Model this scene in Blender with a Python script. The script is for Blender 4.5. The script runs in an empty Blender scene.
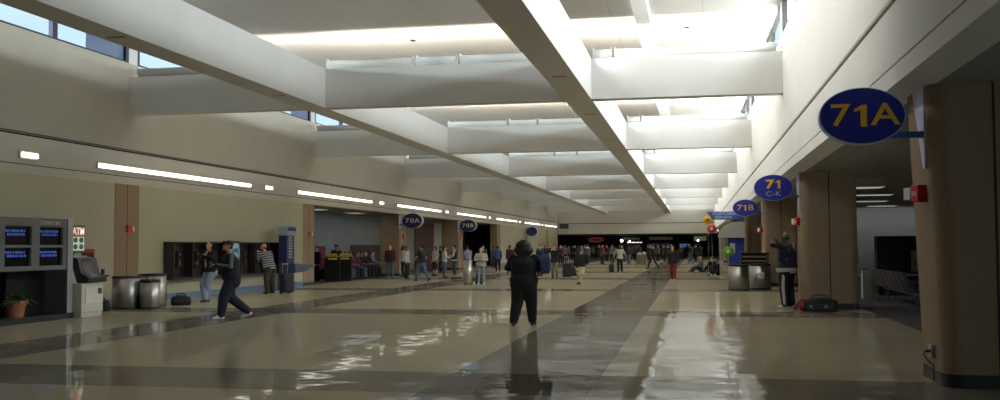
import bpy, bmesh, math, random
from mathutils import Vector, Matrix
random.seed(7)
S = bpy.context.scene
C = S.collection
PI = math.pi

# ------------------------------------------------------------------ materials
def lin(c):
    return tuple((x/255/12.92) if x/255 <= 0.04045 else ((x/255+0.055)/1.055)**2.4 for x in c)

MATS = {}
def mat(name, rgb, rough=0.6, metal=0.0, var=0.0, vscale=8.0, bump=0.0, bscale=60.0, spec=0.5):
    if name in MATS: return MATS[name]
    m = bpy.data.materials.new(name); m.use_nodes = True
    nt = m.node_tree; b = nt.nodes['Principled BSDF']
    col = (*lin(rgb), 1)
    b.inputs['Base Color'].default_value = col
    b.inputs['Roughness'].default_value = rough
    b.inputs['Metallic'].default_value = metal
    b.inputs['Specular IOR Level'].default_value = spec
    tc = nt.nodes.new('ShaderNodeTexCoord')
    if var > 0:
        n = nt.nodes.new('ShaderNodeTexNoise'); n.inputs['Scale'].default_value = vscale; n.inputs['Detail'].default_value = 4
        nt.links.new(tc.outputs['Object'], n.inputs['Vector'])
        r = nt.nodes.new('ShaderNodeValToRGB')
        r.color_ramp.elements[0].position = 0.3; r.color_ramp.elements[1].position = 0.7
        r.color_ramp.elements[0].color = (*[max(0, x*(1-var)) for x in col[:3]], 1)
        r.color_ramp.elements[1].color = (*[min(1, x*(1+var)) for x in col[:3]], 1)
        nt.links.new(n.outputs['Fac'], r.inputs['Fac']); nt.links.new(r.outputs['Color'], b.inputs['Base Color'])
    if bump > 0:
        n2 = nt.nodes.new('ShaderNodeTexNoise'); n2.inputs['Scale'].default_value = bscale; n2.inputs['Detail'].default_value = 3
        nt.links.new(tc.outputs['Object'], n2.inputs['Vector'])
        bp = nt.nodes.new('ShaderNodeBump'); bp.inputs['Strength'].default_value = bump; bp.inputs['Distance'].default_value = 0.02
        nt.links.new(n2.outputs['Fac'], bp.inputs['Height']); nt.links.new(bp.outputs['Normal'], b.inputs['Normal'])
    MATS[name] = m
    return m

def emit(name, rgb, strength):
    if name in MATS: return MATS[name]
    m = bpy.data.materials.new(name); m.use_nodes = True
    nt = m.node_tree; b = nt.nodes['Principled BSDF']
    b.inputs['Base Color'].default_value = (*lin(rgb), 1)
    b.inputs['Emission Color'].default_value = (*lin(rgb), 1)
    b.inputs['Emission Strength'].default_value = strength
    MATS[name] = m
    return m

def nd(nt, t, **kw):
    n = nt.nodes.new(t)
    for k, v in kw.items(): setattr(n, k, v)
    return n
def mth(nt, op, a, b=None, c=None):
    n = nt.nodes.new('ShaderNodeMath'); n.operation = op
    for i, v in enumerate((a, b, c)):
        if v is None: continue
        if isinstance(v, (int, float)): n.inputs[i].default_value = v
        else: nt.links.new(v, n.inputs[i])
    return n.outputs[0]

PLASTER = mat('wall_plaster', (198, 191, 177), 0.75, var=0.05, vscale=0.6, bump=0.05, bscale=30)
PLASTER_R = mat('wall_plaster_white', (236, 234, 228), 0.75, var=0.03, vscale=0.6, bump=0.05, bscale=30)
CREAM = mat('cream_wall_panel', (184, 176, 150), 0.6, var=0.04, vscale=0.8)
BEAM = mat('beam_paint', (216, 213, 207), 0.7, var=0.03, vscale=0.7)
DARKGROOVE = mat('shadow_gap_black', (26, 24, 22), 0.7)
SOFFIT = mat('soffit_paint', (150, 144, 132), 0.8)
GATEWALL = mat('gate_wall_blue_grey', (150, 156, 160), 0.7, var=0.05, vscale=1)
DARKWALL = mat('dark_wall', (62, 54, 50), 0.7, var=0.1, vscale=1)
BROWNWALL = mat('brown_wall', (96, 82, 66), 0.7, var=0.1, vscale=1)
COLUMN = mat('brown_aggregate', (150, 127, 101), 0.85, var=0.16, vscale=70, bump=0.3, bscale=110)
SEAM = mat('column_seam', (52, 42, 33), 0.8)
BASE = mat('black_rubber_base', (38, 37, 37), 0.45)
CARPET = mat('grey_carpet', (70, 66, 66), 0.95, var=0.25, vscale=40)
STEEL = mat('brushed_steel', (196, 192, 186), 0.36, metal=1.0, var=0.12, vscale=3)
STEEL.node_tree.nodes['Principled BSDF'].inputs['Anisotropic'].default_value = 0.85
STEEL.node_tree.nodes['Principled BSDF'].inputs['Anisotropic Rotation'].default_value = 0.25
_tg = STEEL.node_tree.nodes.new('ShaderNodeTangent'); _tg.direction_type = 'RADIAL'; _tg.axis = 'Z'
STEEL.node_tree.links.new(_tg.outputs[0], STEEL.node_tree.nodes['Principled BSDF'].inputs['Tangent'])
STEELPOST = mat('satin_aluminium', (176, 178, 182), 0.4, metal=0.9)
BLACK = mat('black_plastic', (22, 22, 24), 0.4)
BLACKM = mat('black_metal', (28, 26, 26), 0.35, metal=0.5)
PHONEDARK = mat('dark_brown_laminate', (48, 40, 36), 0.45, var=0.1, vscale=4)
SIGNBLUE = mat('sign_blue', (24, 38, 148), 0.4)
SIGNYELLOW = mat('sign_yellow', (246, 190, 46), 0.5)
SIGNRIM = mat('sign_edge_pale_blue', (176, 196, 226), 0.4)
BARBLUE = mat('bracket_blue', (70, 104, 170), 0.4)
PLATE = mat('bracket_plate_lilac', (188, 190, 222), 0.5)
WHITE = mat('white_paint', (228, 226, 222), 0.5)
RED = mat('alarm_red', (196, 30, 30), 0.4)
FRAMEPURPLE = mat('window_frame_dark', (44, 38, 62), 0.5)
FRAMEBLACK = mat('window_frame_black', (40, 38, 36), 0.5)
FRAMEWHITE = mat('window_frame_white', (236, 236, 238), 0.5)
BLUESTRIPE = mat('baseboard_blue_grey', (104, 122, 148), 0.5)
TROUGH = mat('uplight_trough_white', (232, 231, 226), 0.5)

def glass_mat():
    m = bpy.data.materials.new('window_glass'); m.use_nodes = True
    nt = m.node_tree; nt.nodes.clear()
    o = nd(nt, 'ShaderNodeOutputMaterial'); mx = nd(nt, 'ShaderNodeMixShader')
    t = nd(nt, 'ShaderNodeBsdfTransparent'); g = nd(nt, 'ShaderNodeBsdfGlossy')
    t.inputs['Color'].default_value = (0.9, 0.95, 0.97, 1); g.inputs['Roughness'].default_value = 0.02
    mx.inputs[0].default_value = 0.06
    nt.links.new(t.outputs[0], mx.inputs[1]); nt.links.new(g.outputs[0], mx.inputs[2]); nt.links.new(mx.outputs[0], o.inputs[0])
    return m
GLASS = glass_mat()

def floor_mat():
    m = bpy.data.materials.new('polished_terrazzo'); m.use_nodes = True
    nt = m.node_tree; b = nt.nodes['Principled BSDF']; L = nt.links.new
    tc = nd(nt, 'ShaderNodeTexCoord'); sp = nd(nt, 'ShaderNodeSeparateXYZ'); L(tc.outputs['Object'], sp.inputs[0])
    X, Y = sp.outputs[0], sp.outputs[1]
    def band(v, a, c):
        return mth(nt, 'MULTIPLY', mth(nt, 'GREATER_THAN', v, a), mth(nt, 'LESS_THAN', v, c))
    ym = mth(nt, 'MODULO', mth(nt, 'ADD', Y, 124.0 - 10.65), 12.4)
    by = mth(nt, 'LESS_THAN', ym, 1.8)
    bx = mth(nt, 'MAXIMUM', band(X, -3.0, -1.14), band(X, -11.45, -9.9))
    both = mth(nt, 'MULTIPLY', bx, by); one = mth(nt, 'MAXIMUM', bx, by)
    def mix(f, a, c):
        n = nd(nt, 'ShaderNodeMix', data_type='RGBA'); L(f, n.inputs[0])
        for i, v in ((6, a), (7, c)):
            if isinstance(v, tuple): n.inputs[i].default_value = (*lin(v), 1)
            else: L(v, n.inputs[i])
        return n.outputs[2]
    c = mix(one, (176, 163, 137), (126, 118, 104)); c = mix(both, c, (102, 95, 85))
    # panel to panel tint of the poured bays
    wn = nd(nt, 'ShaderNodeTexWhiteNoise', noise_dimensions='2D'); cb = nd(nt, 'ShaderNodeCombineXYZ')
    L(mth(nt, 'FLOOR', mth(nt, 'DIVIDE', X, 1.86)), cb.inputs[0]); L(mth(nt, 'FLOOR', mth(nt, 'DIVIDE', Y, 1.86)), cb.inputs[1])
    L(cb.outputs[0], wn.inputs['Vector'])
    ns = nd(nt, 'ShaderNodeTexNoise'); ns.inputs['Scale'].default_value = 45; ns.inputs['Detail'].default_value = 5
    L(tc.outputs['Object'], ns.inputs['Vector'])
    f = mth(nt, 'ADD', mth(nt, 'MULTIPLY', wn.outputs['Value'], 0.08), mth(nt, 'ADD', mth(nt, 'MULTIPLY', ns.outputs['Fac'], 0.3), 0.8))
    mul = nd(nt, 'ShaderNodeMix', data_type='RGBA', blend_type='MULTIPLY'); mul.inputs[0].default_value = 1
    L(c, mul.inputs[6]); L(f, mul.inputs[7]); L(mul.outputs[2], b.inputs['Base Color'])
    b.inputs['Roughness'].default_value = 0.6
    b.inputs['Specular IOR Level'].default_value = 0.0
    # slight waviness of the polish
    n2 = nd(nt, 'ShaderNodeTexNoise'); n2.inputs['Scale'].default_value = 1.1; n2.inputs['Detail'].default_value = 2.0
    L(tc.outputs['Object'], n2.inputs['Vector'])
    bp = nd(nt, 'ShaderNodeBump'); bp.inputs['Strength'].default_value = 0.16; bp.inputs['Distance'].default_value = 0.05
    L(n2.outputs['Fac'], bp.inputs['Height'])
    fr = nd(nt, 'ShaderNodeFresnel'); fr.inputs['IOR'].default_value = 1.45
    gl = nd(nt, 'ShaderNodeBsdfGlossy'); gl.inputs['Roughness'].default_value = 0.032; L(bp.outputs['Normal'], gl.inputs['Normal'])
    ms = nd(nt, 'ShaderNodeMixShader'); L(mth(nt, 'MINIMUM', mth(nt, 'MULTIPLY', fr.outputs[0], 0.66), 0.40), ms.inputs[0])
    L(b.outputs[0], ms.inputs[1]); L(gl.outputs[0], ms.inputs[2]); L(ms.outputs[0], nt.nodes['Material Output'].inputs['Surface'])
    return m
FLOOR = floor_mat()

def tile_mat(name, rgb, px, py, ox, oy, w=0.02, dark=0.72):
    m = bpy.data.materials.new(name); m.use_nodes = True
    nt = m.node_tree; b = nt.nodes['Principled BSDF']; L = nt.links.new
    tc = nd(nt, 'ShaderNodeTexCoord'); sp = nd(nt, 'ShaderNodeSeparateXYZ'); L(tc.outputs['Object'], sp.inputs[0])
    a = mth(nt, 'LESS_THAN', mth(nt, 'FLOORED_MODULO', mth(nt, 'ADD', sp.outputs[0], ox), px), w)
    c = mth(nt, 'LESS_THAN', mth(nt, 'FLOORED_MODULO', mth(nt, 'ADD', sp.outputs[1], oy), py), w)
    mx = nd(nt, 'ShaderNodeMix', data_type='RGBA'); L(mth(nt, 'MAXIMUM', a, c), mx.inputs[0])
    mx.inputs[6].default_value = (*lin(rgb), 1); mx.inputs[7].default_value = (*[x*dark for x in lin(rgb)], 1)
    L(mx.outputs[2], b.inputs['Base Color']); b.inputs['Roughness'].default_value = 0.8
    return m
CEIL = tile_mat('ceiling_panels', (198, 192, 182), 2.4, 3.483, 9.31+24, 0.6)
LOWCEIL = tile_mat('gate_ceiling_tiles', (150, 146, 138), 0.61, 1.22, 0, 0, 0.03)

# ------------------------------------------------------------------ mesh helpers
def add_box(bm, x0, x1, y0, y1, z0, z1, mi=0):
    vs = [bm.verts.new((x, y, z)) for x in (x0, x1) for y in (y0, y1) for z in (z0, z1)]
    fs = []
    for q in ((0,1,3,2),(4,6,7,5),(0,4,5,1),(2,3,7,6),(0,2,6,4),(1,5,7,3)):
        f = bm.faces.new([vs[i] for i in q]); f.material_index = mi; fs.append(f)
    return vs, fs
def add_prism(bm, pts, axis, a, b, mi=0):
    """extrude a 2D outline along axis x/y/z from a to b"""
    def P(u, v, w): return {'x': (w, u, v), 'y': (u, w, v), 'z': (u, v, w)}[axis]
    A = [bm.verts.new(P(u, v, a)) for u, v in pts]; B = [bm.verts.new(P(u, v, b)) for u, v in pts]
    n = len(pts)
    bm.faces.new(A).material_index = mi; bm.faces.new(B[::-1]).material_index = mi
    for i in range(n): bm.faces.new((A[i], B[i], B[(i+1)%n], A[(i+1)%n])).material_index = mi
def add_lathe(bm, prof, n=32, mi=0, c=(0, 0), sx=1, sy=1):
    rings = []
    for r, z in prof:
        rings.append([bm.verts.new((c[0]+sx*r*math.cos(2*PI*i/n), c[1]+sy*r*math.sin(2*PI*i/n), z)) for i in range(n)])
    for A, B in zip(rings, rings[1:]):
        for i in range(n): bm.faces.new((A[i], A[(i+1)%n], B[(i+1)%n], B[i])).material_index = mi
    bm.faces.new(rings[0][::-1]).material_index = mi; bm.faces.new(rings[-1]).material_index = mi
def add_tube(bm, pts, r, n=8, mi=0, r1=None):
    pts = [Vector(p) for p in pts]; rings = []
    r1 = r if r1 is None else r1
    for i, p in enumerate(pts):
        d = (pts[min(i+1, len(pts)-1)]-pts[max(i-1, 0)]).normalized()
        q = d.to_track_quat('Z', 'Y'); rr = r+(r1-r)*i/max(1, len(pts)-1)
        rings.append([bm.verts.new(p+q @ Vector((rr*math.cos(2*PI*k/n), rr*math.sin(2*PI*k/n), 0))) for k in range(n)])
    for A, B in zip(rings, rings[1:]):
        for k in range(n): bm.faces.new((A[k], A[(k+1)%n], B[(k+1)%n], B[k])).material_index = mi
    bm.faces.new(rings[0][::-1]).material_index = mi; bm.faces.new(rings[-1]).material_index = mi
def add_ball(bm, c, r, seg=14, ring=10, mi=0):
    """ellipsoid, r a number or triple"""
    if isinstance(r, (int, float)): r = (r, r, r)
    g = bmesh.ops.create_uvsphere(bm, u_segments=seg, v_segments=ring, radius=1, matrix=Matrix.Translation(c) @ Matrix.Diagonal((*r, 1)))
    for v in g['verts']:
        for f in v.link_faces: f.material_index = mi
def add_caps(bm, a, b, ra, rb, n=12):
    """tapered capsule, closed"""
    a, b = Vector(a), Vector(b); d = b-a
    if d.length < 1e-6: add_ball(bm, a, ra); return
    q = d.normalized().to_track_quat('Z', 'Y'); rings = []
    def ring(p, r): rings.append([bm.verts.new(p+q @ Vector((r*math.cos(2*PI*k/n), r*math.sin(2*PI*k/n), 0))) for k in range(n)])
    u = d.normalized()
    for t in (-80, -55, -28): ring(a+u*ra*math.sin(math.radians(t)), ra*math.cos(math.radians(t)))
    ring(a, ra); ring(b, rb)
    for t in (28, 55, 80): ring(b+u*rb*math.sin(math.radians(t)), rb*math.cos(math.radians(t)))
    for A, B in zip(rings, rings[1:]):
        for k in range(n): bm.faces.new((A[k], A[(k+1)%n], B[(k+1)%n], B[k]))
    bm.faces.new(rings[0][::-1]); bm.faces.new(rings[-1])
def obj(name, bm, mats, parent=None, smooth=False, bevel=0.0, loc=None, rot=None, fix=True):
    if fix: bmesh.ops.recalc_face_normals(bm, faces=bm.faces[:])
    if bevel > 0:
        es = [e for e in bm.edges if len(e.link_faces) == 2 and e.calc_face_angle(0) > 0.6]
        bmesh.ops.bevel(bm, geom=es, offset=bevel, segments=2, affect='EDGES', profile=0.5)
    me = bpy.data.meshes.new(name); bm.to_mesh(me); bm.free()
    for m in (mats if isinstance(mats, (list, tuple)) else [mats]): me.materials.append(m)
    if smooth:
        for p in me.polygons: p.use_smooth = True
    o = bpy.data.objects.new(name, me); C.objects.link(o)
    if parent: o.parent = parent
    if loc: o.location = loc
    if rot: o.rotation_euler = rot
    return o
def box(name, x0, x1, y0, y1, z0, z1, m, parent=None, bevel=0.0):
    bm = bmesh.new(); add_box(bm, x0, x1, y0, y1, z0, z1)
    return obj(name, bm, m, parent, bevel=bevel)
def tag(o, label, cat, group=None):
    o['label'] = label; o['category'] = cat
    if group: o['group'] = group
    return o
def thing(name, label, cat, loc=(0, 0, 0), rotz=0.0, group=None):
    o = bpy.data.objects.new(name, None); C.objects.link(o)
    o.empty_display_size = 0.2
    o.location = loc; o.rotation_euler = (0, 0, rotz)
    return tag(o, label, cat, group)
def struct(o):
    o['kind'] = 'structure'; return o
def sbox(name, *a, **k): return struct(box(name, *a, **k))
def dup(root, loc=None, rotz=None, label=None, group=None):
    r = root.copy(); C.objects.link(r)
    if loc is not None: r.location = loc
    if rotz is not None: r.rotation_euler = (0, 0, rotz)
    if label: r['label'] = label
    if group: r['group'] = group
    for ch in list(root.children):
        c = ch.copy(); C.objects.link(c); c.parent = r
        for g in ch.children:
            d = g.copy(); C.objects.link(d); d.parent = c
    return r
def text(name, s, size, m, parent=None, loc=(0, 0, 0), rot=(PI/2, 0, 0), sx=1.0, bold=0.0, extr=0.004):
    cu = bpy.data.curves.new(name, 'FONT'); cu.body = s; cu.size = size; cu.align_x = 'CENTER'; cu.align_y = 'CENTER'
    cu.extrude = extr; cu.offset = bold; cu.resolution_u = 4
    t = bpy.data.objects.new(name, cu); C.objects.link(t)
    me = bpy.data.meshes.new_from_object(t.evaluated_get(bpy.context.evaluated_depsgraph_get()))
    bpy.data.objects.remove(t); bpy.data.curves.remove(cu)
    me.name = name; me.materials.clear(); me.materials.append(m)
    me.transform(Matrix.Diagonal((sx, 1, 1, 1)))
    o = bpy.data.objects.new(name, me); C.objects.link(o)
    o.parent = parent; o.location = loc; o.rotation_euler = rot
    return o

# ------------------------------------------------------------------ dimensions (metres, hall runs along +Y)
XR, XL = 2.263, -15.87
ZS, ZG1, ZG2 = 3.416, 3.64, 4.38
ZB, ZBT, ZSILL, ZCEIL = 5.43, 6.51, 6.91, 7.8
P, YB = 13.93, 25.98            # bay length, near face of the cross beams
YEND, YBACK = 118.0, -9.0
LB = (-10.58, -9.92); CB = (-3.29, -2.58)
BT = 0.42                      # cross beam thickness
rows = list(range(-1, 7))

# ------------------------------------------------------------------ setting
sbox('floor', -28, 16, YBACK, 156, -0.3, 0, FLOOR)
sbox('floor_carpet_gate', XR+1.83, 16, YBACK, 52, 0, 0.006, CARPET)
sbox('floor_carpet_lounge', -19.0, XL-0.12, 40.4, 96, 0, 0.006, CARPET)
sbox('ceiling', XL-0.12, XR+0.12, YBACK, YEND+0.5, ZCEIL, ZCEIL+0.2, CEIL)
# upper walls
def upper_wall(name, side, m):
    bm = bmesh.new()
    x0 = XR if side > 0 else XL
    def w(d0, d1, z0, z1, y0=YBACK, y1=YEND):
        a, b = x0+side*d0, x0+side*d1
        add_box(bm, min(a, b), max(a, b), y0, y1, z0, z1)
    w(0, 0.45, ZG2+0.05, ZSILL); w(0, 0.45, ZG1+0.012, ZG2-0.045); w(0, 0.45, ZS, ZG1-0.012)
    return struct(obj(name, bm, m))
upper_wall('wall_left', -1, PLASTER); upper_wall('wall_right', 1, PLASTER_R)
for nm, side in (('trim_left', -1), ('trim_right', 1)):
    bm = bmesh.new(); x0 = XR if side > 0 else XL
    for z0, z1, d in ((ZG2-0.05, ZG2+0.05, 0.05), (ZG1-0.012, ZG1+0.012, 0.03)):
        a, b = x0+side*d, x0+side*0.44
        add_box(bm, min(a, b), max(a, b), YBACK, YEND, z0, z1)
    a, b = x0-side*0.012, x0+side*0.05
    struct(obj(nm, bm, DARKGROOVE))
    bm = bmesh.new(); add_box(bm, min(a, b), max(a, b), YBACK, YEND, ZG2+0.0, ZG2+0.022)
    struct(obj(nm+'_ledge', bm, PLASTER if side > 0 else SOFFIT))
sbox('wall_back', -20, 14.5, YBACK-0.3, YBACK, 0, ZCEIL, PLASTER)
# end wall of the hall with its low portal
bm = bmesh.new()
add_box(bm, XL-0.4, XR+0.4, YEND, YEND+0.4, 4.27, ZCEIL); add_box(bm, XL-0.4, XR+0.4, YEND, YEND+0.4, 3.0, 4.2)
struct(obj('wall_end', bm, PLASTER))
sbox('trim_end', XL-0.4, XR+0.4, YEND+0.05, YEND+0.38, 4.2, 4.27, DARKGROOVE)
sbox('trim_portal', XL-0.4, XR+0.4, YEND+0.01, YEND+0.4, 2.9, 3.0, DARKGROOVE)
# dark concourse beyond the portal
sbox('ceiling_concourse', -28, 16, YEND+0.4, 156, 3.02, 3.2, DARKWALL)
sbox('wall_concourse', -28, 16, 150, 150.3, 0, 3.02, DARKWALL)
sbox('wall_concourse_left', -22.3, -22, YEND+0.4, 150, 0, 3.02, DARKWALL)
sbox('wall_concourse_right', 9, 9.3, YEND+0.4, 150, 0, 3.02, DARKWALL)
# beams
for nm, (a, b) in (('beam_left', LB), ('beam_centre', CB)):
    sbox(nm, a, b, YBACK, YEND, ZB, ZBT, BEAM)
for k in rows:
    y = YB+k*P
    for a, b in ((XL, LB[0]), (LB[1], CB[0]), (CB[1], XR)):
        sbox('cross_beam', a, b, y, y+BT, ZB+0.004, ZBT-0.004, BEAM)
for x, y in ((-10.25, 16.35), (-10.25, 23.6), (-2.93, 22.3), (-2.93, 28.9), (-2.93, 36.2)):
    sbox('trim_slot', x-0.16, x+0.16, y-0.04, y+0.04, ZB-0.012, ZB, SOFFIT)
# box bulkhead hanging under the ceiling of the right bay
sbox('ceiling_bulkhead', -1.45, -1.06, YBACK, YEND, 7.55, ZCEIL, PLASTER_R)

# clerestory windows ---------------------------------------------------------
def clerestory(idx, side, k):
    x = XR+0.07 if side > 0 else XL-0.07
    y0, y1 = YB+(k-1)*P+0.45, YB+k*P
    fm = FRAMEPURPLE if side < 0 else FRAMEBLACK
    w = bpy.data.objects.new('window_%d' % idx, None); C.objects.link(w); struct(w)
    bm = bmesh.new()
    add_box(bm, x-0.06, x+0.06, y0, y1, ZSILL, ZSILL+0.05); add_box(bm, x-0.06, x+0.06, y0, y1, ZCEIL-0.07, ZCEIL)
    n = 4; st = (y1-y0)/n
    for i in range(n+1):
        yy = y0+i*st; t = 0.14 if i in (0, n) else 0.1
        add_box(bm, x-0.06, x+0.06, max(y0, yy-t), min(y1, yy+t), ZSILL+0.05, ZCEIL-0.07)
    obj('window_frame', bm, fm, w)
    bm = bmesh.new(); add_box(bm, x-0.005, x+0.005, y0+0.02, y1-0.02, ZSILL+0.05, ZCEIL-0.07)
    obj('window_pane', bm, GLASS, w)
    if side < 0:
        bm = bmesh.new(); add_box(bm, x-0.05, x-0.02, y1-st*0.58, y1-0.13, ZSILL+0.05, ZCEIL-0.07); obj('window_blind', bm, mat('blind_blue_grey', (150, 160, 196), 0.7), w)
    # white post where the cross beam meets the wall
    bm = bmesh.new(); a = XR if side > 0 else XL-0.45
    add_box(bm, a, a+0.45, y1, y1+0.45, ZSILL, ZCEIL); obj('window_post', bm, FRAMEWHITE, w)
i = 1
for k in range(0, 8):
    clerestory(i, -1, k); i += 1
for k in range(0, 8):
    clerestory(i, 1, k); i += 1

# lower left wall ------------------------------------------------------------
PIL = [(25.35, 26.6), (39.05, 40.35), (52.85, 54.25), (66.8, 68.2), (80.7, 82.1), (94.6, 96.0), (108.5, 109.9)]
def rrect(x0, x1, y0, y1, r, n=5):
    out = []
    for cx, cy, a0 in ((x1-r, y1-r, 0), (x0+r, y1-r, 90), (x0+r, y0+r, 180), (x1-r, y0+r, 270)):
        for i in range(n+1):
            a = math.radians(a0+90*i/n); out.append((cx+r*math.cos(a), cy+r*math.sin(a)))
    return out
for j, (a, b) in enumerate(PIL):
    c = struct(bpy.data.objects.new('column_left', None)); C.objects.link(c)
    d = 1.1 if j in (2, 3) else 0.6
    bm = bmesh.new(); add_prism(bm, rrect(XL-d, XL+0.01, a, b, 0.05, 3), 'z', 0.14, ZS); obj('shaft', bm, COLUMN, c, fix=True)
    bm = bmesh.new(); add_prism(bm, rrect(XL-d-0.01, XL+0.025, a-0.012, b+0.012, 0.05, 3), 'z', 0, 0.14); obj('base', bm, BASE, c)
    bm = bmesh.new(); add_box(bm, XL, XL+0.013, (a+b)/2-0.012, (a+b)/2+0.012, 0.14, ZS); obj('seam', bm, SEAM, c)
for a, b in ((YBACK, 25.35), (26.6, 39.05), (82.1, 94.6), (96.0, 108.5), (109.9, YEND)):
    sbox('wall_left_panel', XL-0.4, XL, a, b, 0, ZS, CREAM)
    sbox('baseboard_left', XL, XL+0.02, a, b, 0, 0.2, BLUESTRIPE)
# gate lounge on the left
sbox('wall_left_lounge', -19.3, -19.0, 40, 97, 0, ZS, GATEWALL)
sbox('wall_left_lounge_end', -19.0, XL-0.4, 96.5, 97, 0, ZS, GATEWALL)
sbox('wall_left_lounge_side', -19.0, XL-0.6, 39.9, 40.2, 0, ZS, GATEWALL)
sbox('ceiling_lounge', -19.3, XL-0.45, 39, 97, ZS, ZS+0.15, LOWCEIL)
DOORRED = mat('dark_red_door', (84, 26, 24), 0.5)
PALEPANEL = mat('pale_wall_panel', (176, 178, 176), 0.6)
for n, (a, b, m) in enumerate(((66.9, 71.9, DOORRED), (82.3, 88.0, DOORRED))):
    d = struct(bpy.data.objects.new('door_%d' % (n+1), None)); C.objects.link(d)
    h = (b-a)/2
    for q in range(2):
        box('door_leaf', -19.0, -18.94, a+q*h+0.02, a+(q+1)*h-0.02, 0.02, 3.3, m, d)
    box('door_handle', -18.94, -18.9, a+h-0.1, a+h-0.06, 0.9, 1.3, STEELPOST, d)
sbox('trim_1', -19.0, -18.95, 72.1, 74.4, 0.1, 3.35, PALEPANEL); sbox('trim_2', -19.0, -18.95, 64.9, 66.7, 0.1, 3.35, PALEPANEL)
sbox('trim_3', -19.0, -18.95, 88.4, 90.5, 0.1, 3.35, PALEPANEL); sbox('trim_4', -19.0, -18.95, 74.6, 82, 0.0, 3.38, BROWNWALL)
sbox('trim_5', -19.0, -18.93, 53.7, 59.0, 0.0, 1.72, DARKWALL)

# right columns and gate room ---------------------------------------------------
for k in range(0, 8):
    y = 11.95+(k)*P
    c = struct(bpy.data.objects.new('column_right', None)); C.objects.link(c)
    bm = bmesh.new(); add_prism(bm, rrect(2.64, 3.98, y, y+1.25, 0.2, 7), 'z', 0.15, ZS)
    if k == 0:
        for v in bm.verts: v.co.x += (3.98-v.co.x)/1.34*(0.10-0.13*v.co.z/ZS) if v.co.x < 3.4 else 0
    o = obj('shaft', bm, COLUMN, c)
    bm = bmesh.new(); add_prism(bm, rrect(2.625+(0.1 if k == 0 else 0), 3.995, y-0.015, y+1.265, 0.2, 7), 'z', 0, 0.15); obj('base', bm, BASE, c)
    bm = bmesh.new(); add_box(bm, 3.29, 3.315, y-0.004, y+0.03, 0.15, ZS)
    if k: add_box(bm, 2.636, 2.67, y+0.61, y+0.63, 0.15, ZS)
    obj('seam', bm, SEAM, c)
sbox('ceiling_gate', XR+0.45, 14.3, YBACK, YEND, ZS+0.0, ZS+0.15, LOWCEIL)
sbox('wall_right_gate', 14, 14.3, 20, 52, 0, ZS, DARKWALL)
sbox('wall_right_gate_sill', 14, 14.3, YBACK, 20, 0, 0.6, DARKWALL); sbox('wall_right_gate_head', 14, 14.3, YBACK, 20, 3.0, ZS, DARKWALL)
w = struct(bpy.data.objects.new('window_20', None)); C.objects.link(w)  # unseen window opening, added so fill light reaches the columns and gate room
for q in range(7):
    y = YBACK+q*(29/6)*0.995; box('window_mullion', 14.05, 14.2, y, y+0.1, 0.6, 3.0, FRAMEBLACK, w)
box('window_pane', 14.12, 14.13, YBACK, 20, 0.6, 3.0, GLASS, w)
sbox('wall_right_gate_end', 4.07, 14, 52, 52.3, 0, ZS, GATEWALL)
sbox('wall_right_shops', 4.07, 4.3, 52.3, YEND, 0, ZS, BROWNWALL)

# ------------------------------------------------------------------ light fittings
ORD = ['first', 'second', 'third', 'fourth', 'fifth', 'sixth', 'seventh', 'eighth']
def trough(k, x0, x1, which):
    y = YB+k*P+0.16; r = 0.15
    t = thing('uplight_trough', 'white uplight trough, %s cross beam, %s' % (ORD[k], which), 'light fitting', ((x0+x1)/2, y, ZBT), 0, 'uplight troughs on the cross beams')
    L = (x1-x0)/2
    pts = []
    for i in range(0, 17):
        a = math.radians(150+240*i/16); pts.append((r*math.cos(a), 0.155+r*math.sin(a)))
    inner = [(0.82*u, 0.155+0.82*(v-0.155)) for u, v in pts[::-1]]
    bm = bmesh.new(); add_prism(bm, pts+inner, 'x', -L, L); o_ = obj('reflector', bm, TROUGH, t)
    for p_ in o_.data.polygons: p_.use_smooth = abs(p_.normal.x) < 0.5
    for s in (-1, 1):
        bm = bmesh.new(); add_lathe_x(bm, s*L, r*0.98, 0.155); obj('end_cap', bm, TROUGH, t)
    bm = bmesh.new(); add_tube(bm, [(-L+0.05, 0, 0.12), (L-0.05, 0, 0.12)], 0.02); obj('tube', bm, WHITE, t)
def add_lathe_x(bm, x, r, zc):
    pts = [(r*math.cos(2*PI*i/20), zc+r*math.sin(2*PI*i/20)) for i in range(20)]
    add_prism(bm, pts, 'x', x-0.012, x+0.012)
for k in range(0, 7):
    for x0, x1, w in ((XL+0.25, LB[0]-0.1, 'left bay'), (LB[1]+0.02, -7.46, 'long piece of the middle bay'), (-7.34, -6.24, 'short piece of the middle bay'),
                      (-6.12, CB[0]-0.05, 'last piece of the middle bay'), (CB[1]+0.05, -2.06, 'short piece beside the centre beam'), (-1.96, XR-0.15, 'long piece by the white wall')):
        trough(k, x0, x1, w)
STRIP = emit('strip_lamp', (255, 250, 235), 2.6)
FIT = mat('strip_housing', (190, 186, 176), 0.5)
def strip(k, y0):
    t = thing('strip_light', 'long fluorescent strip light on the wall, %s counted from the departures board' % ORD[k], 'light', (XL, y0, 3.85), 0, 'strip lights along the wall')
    box('housing', 0.0, 0.05, 0, 9.5, -0.09, 0.09, FIT, t)
    for a, b in ((0.04, 3.25), (3.33, 6.55), (6.63, 9.46)):
        bm = bmesh.new(); add_prism(bm, [(0.05, -0.06), (0.1, -0.045), (0.115, 0), (0.1, 0.045), (0.05, 0.06)], 'y', a, b); obj('tube', bm, STRIP, t)
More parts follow.
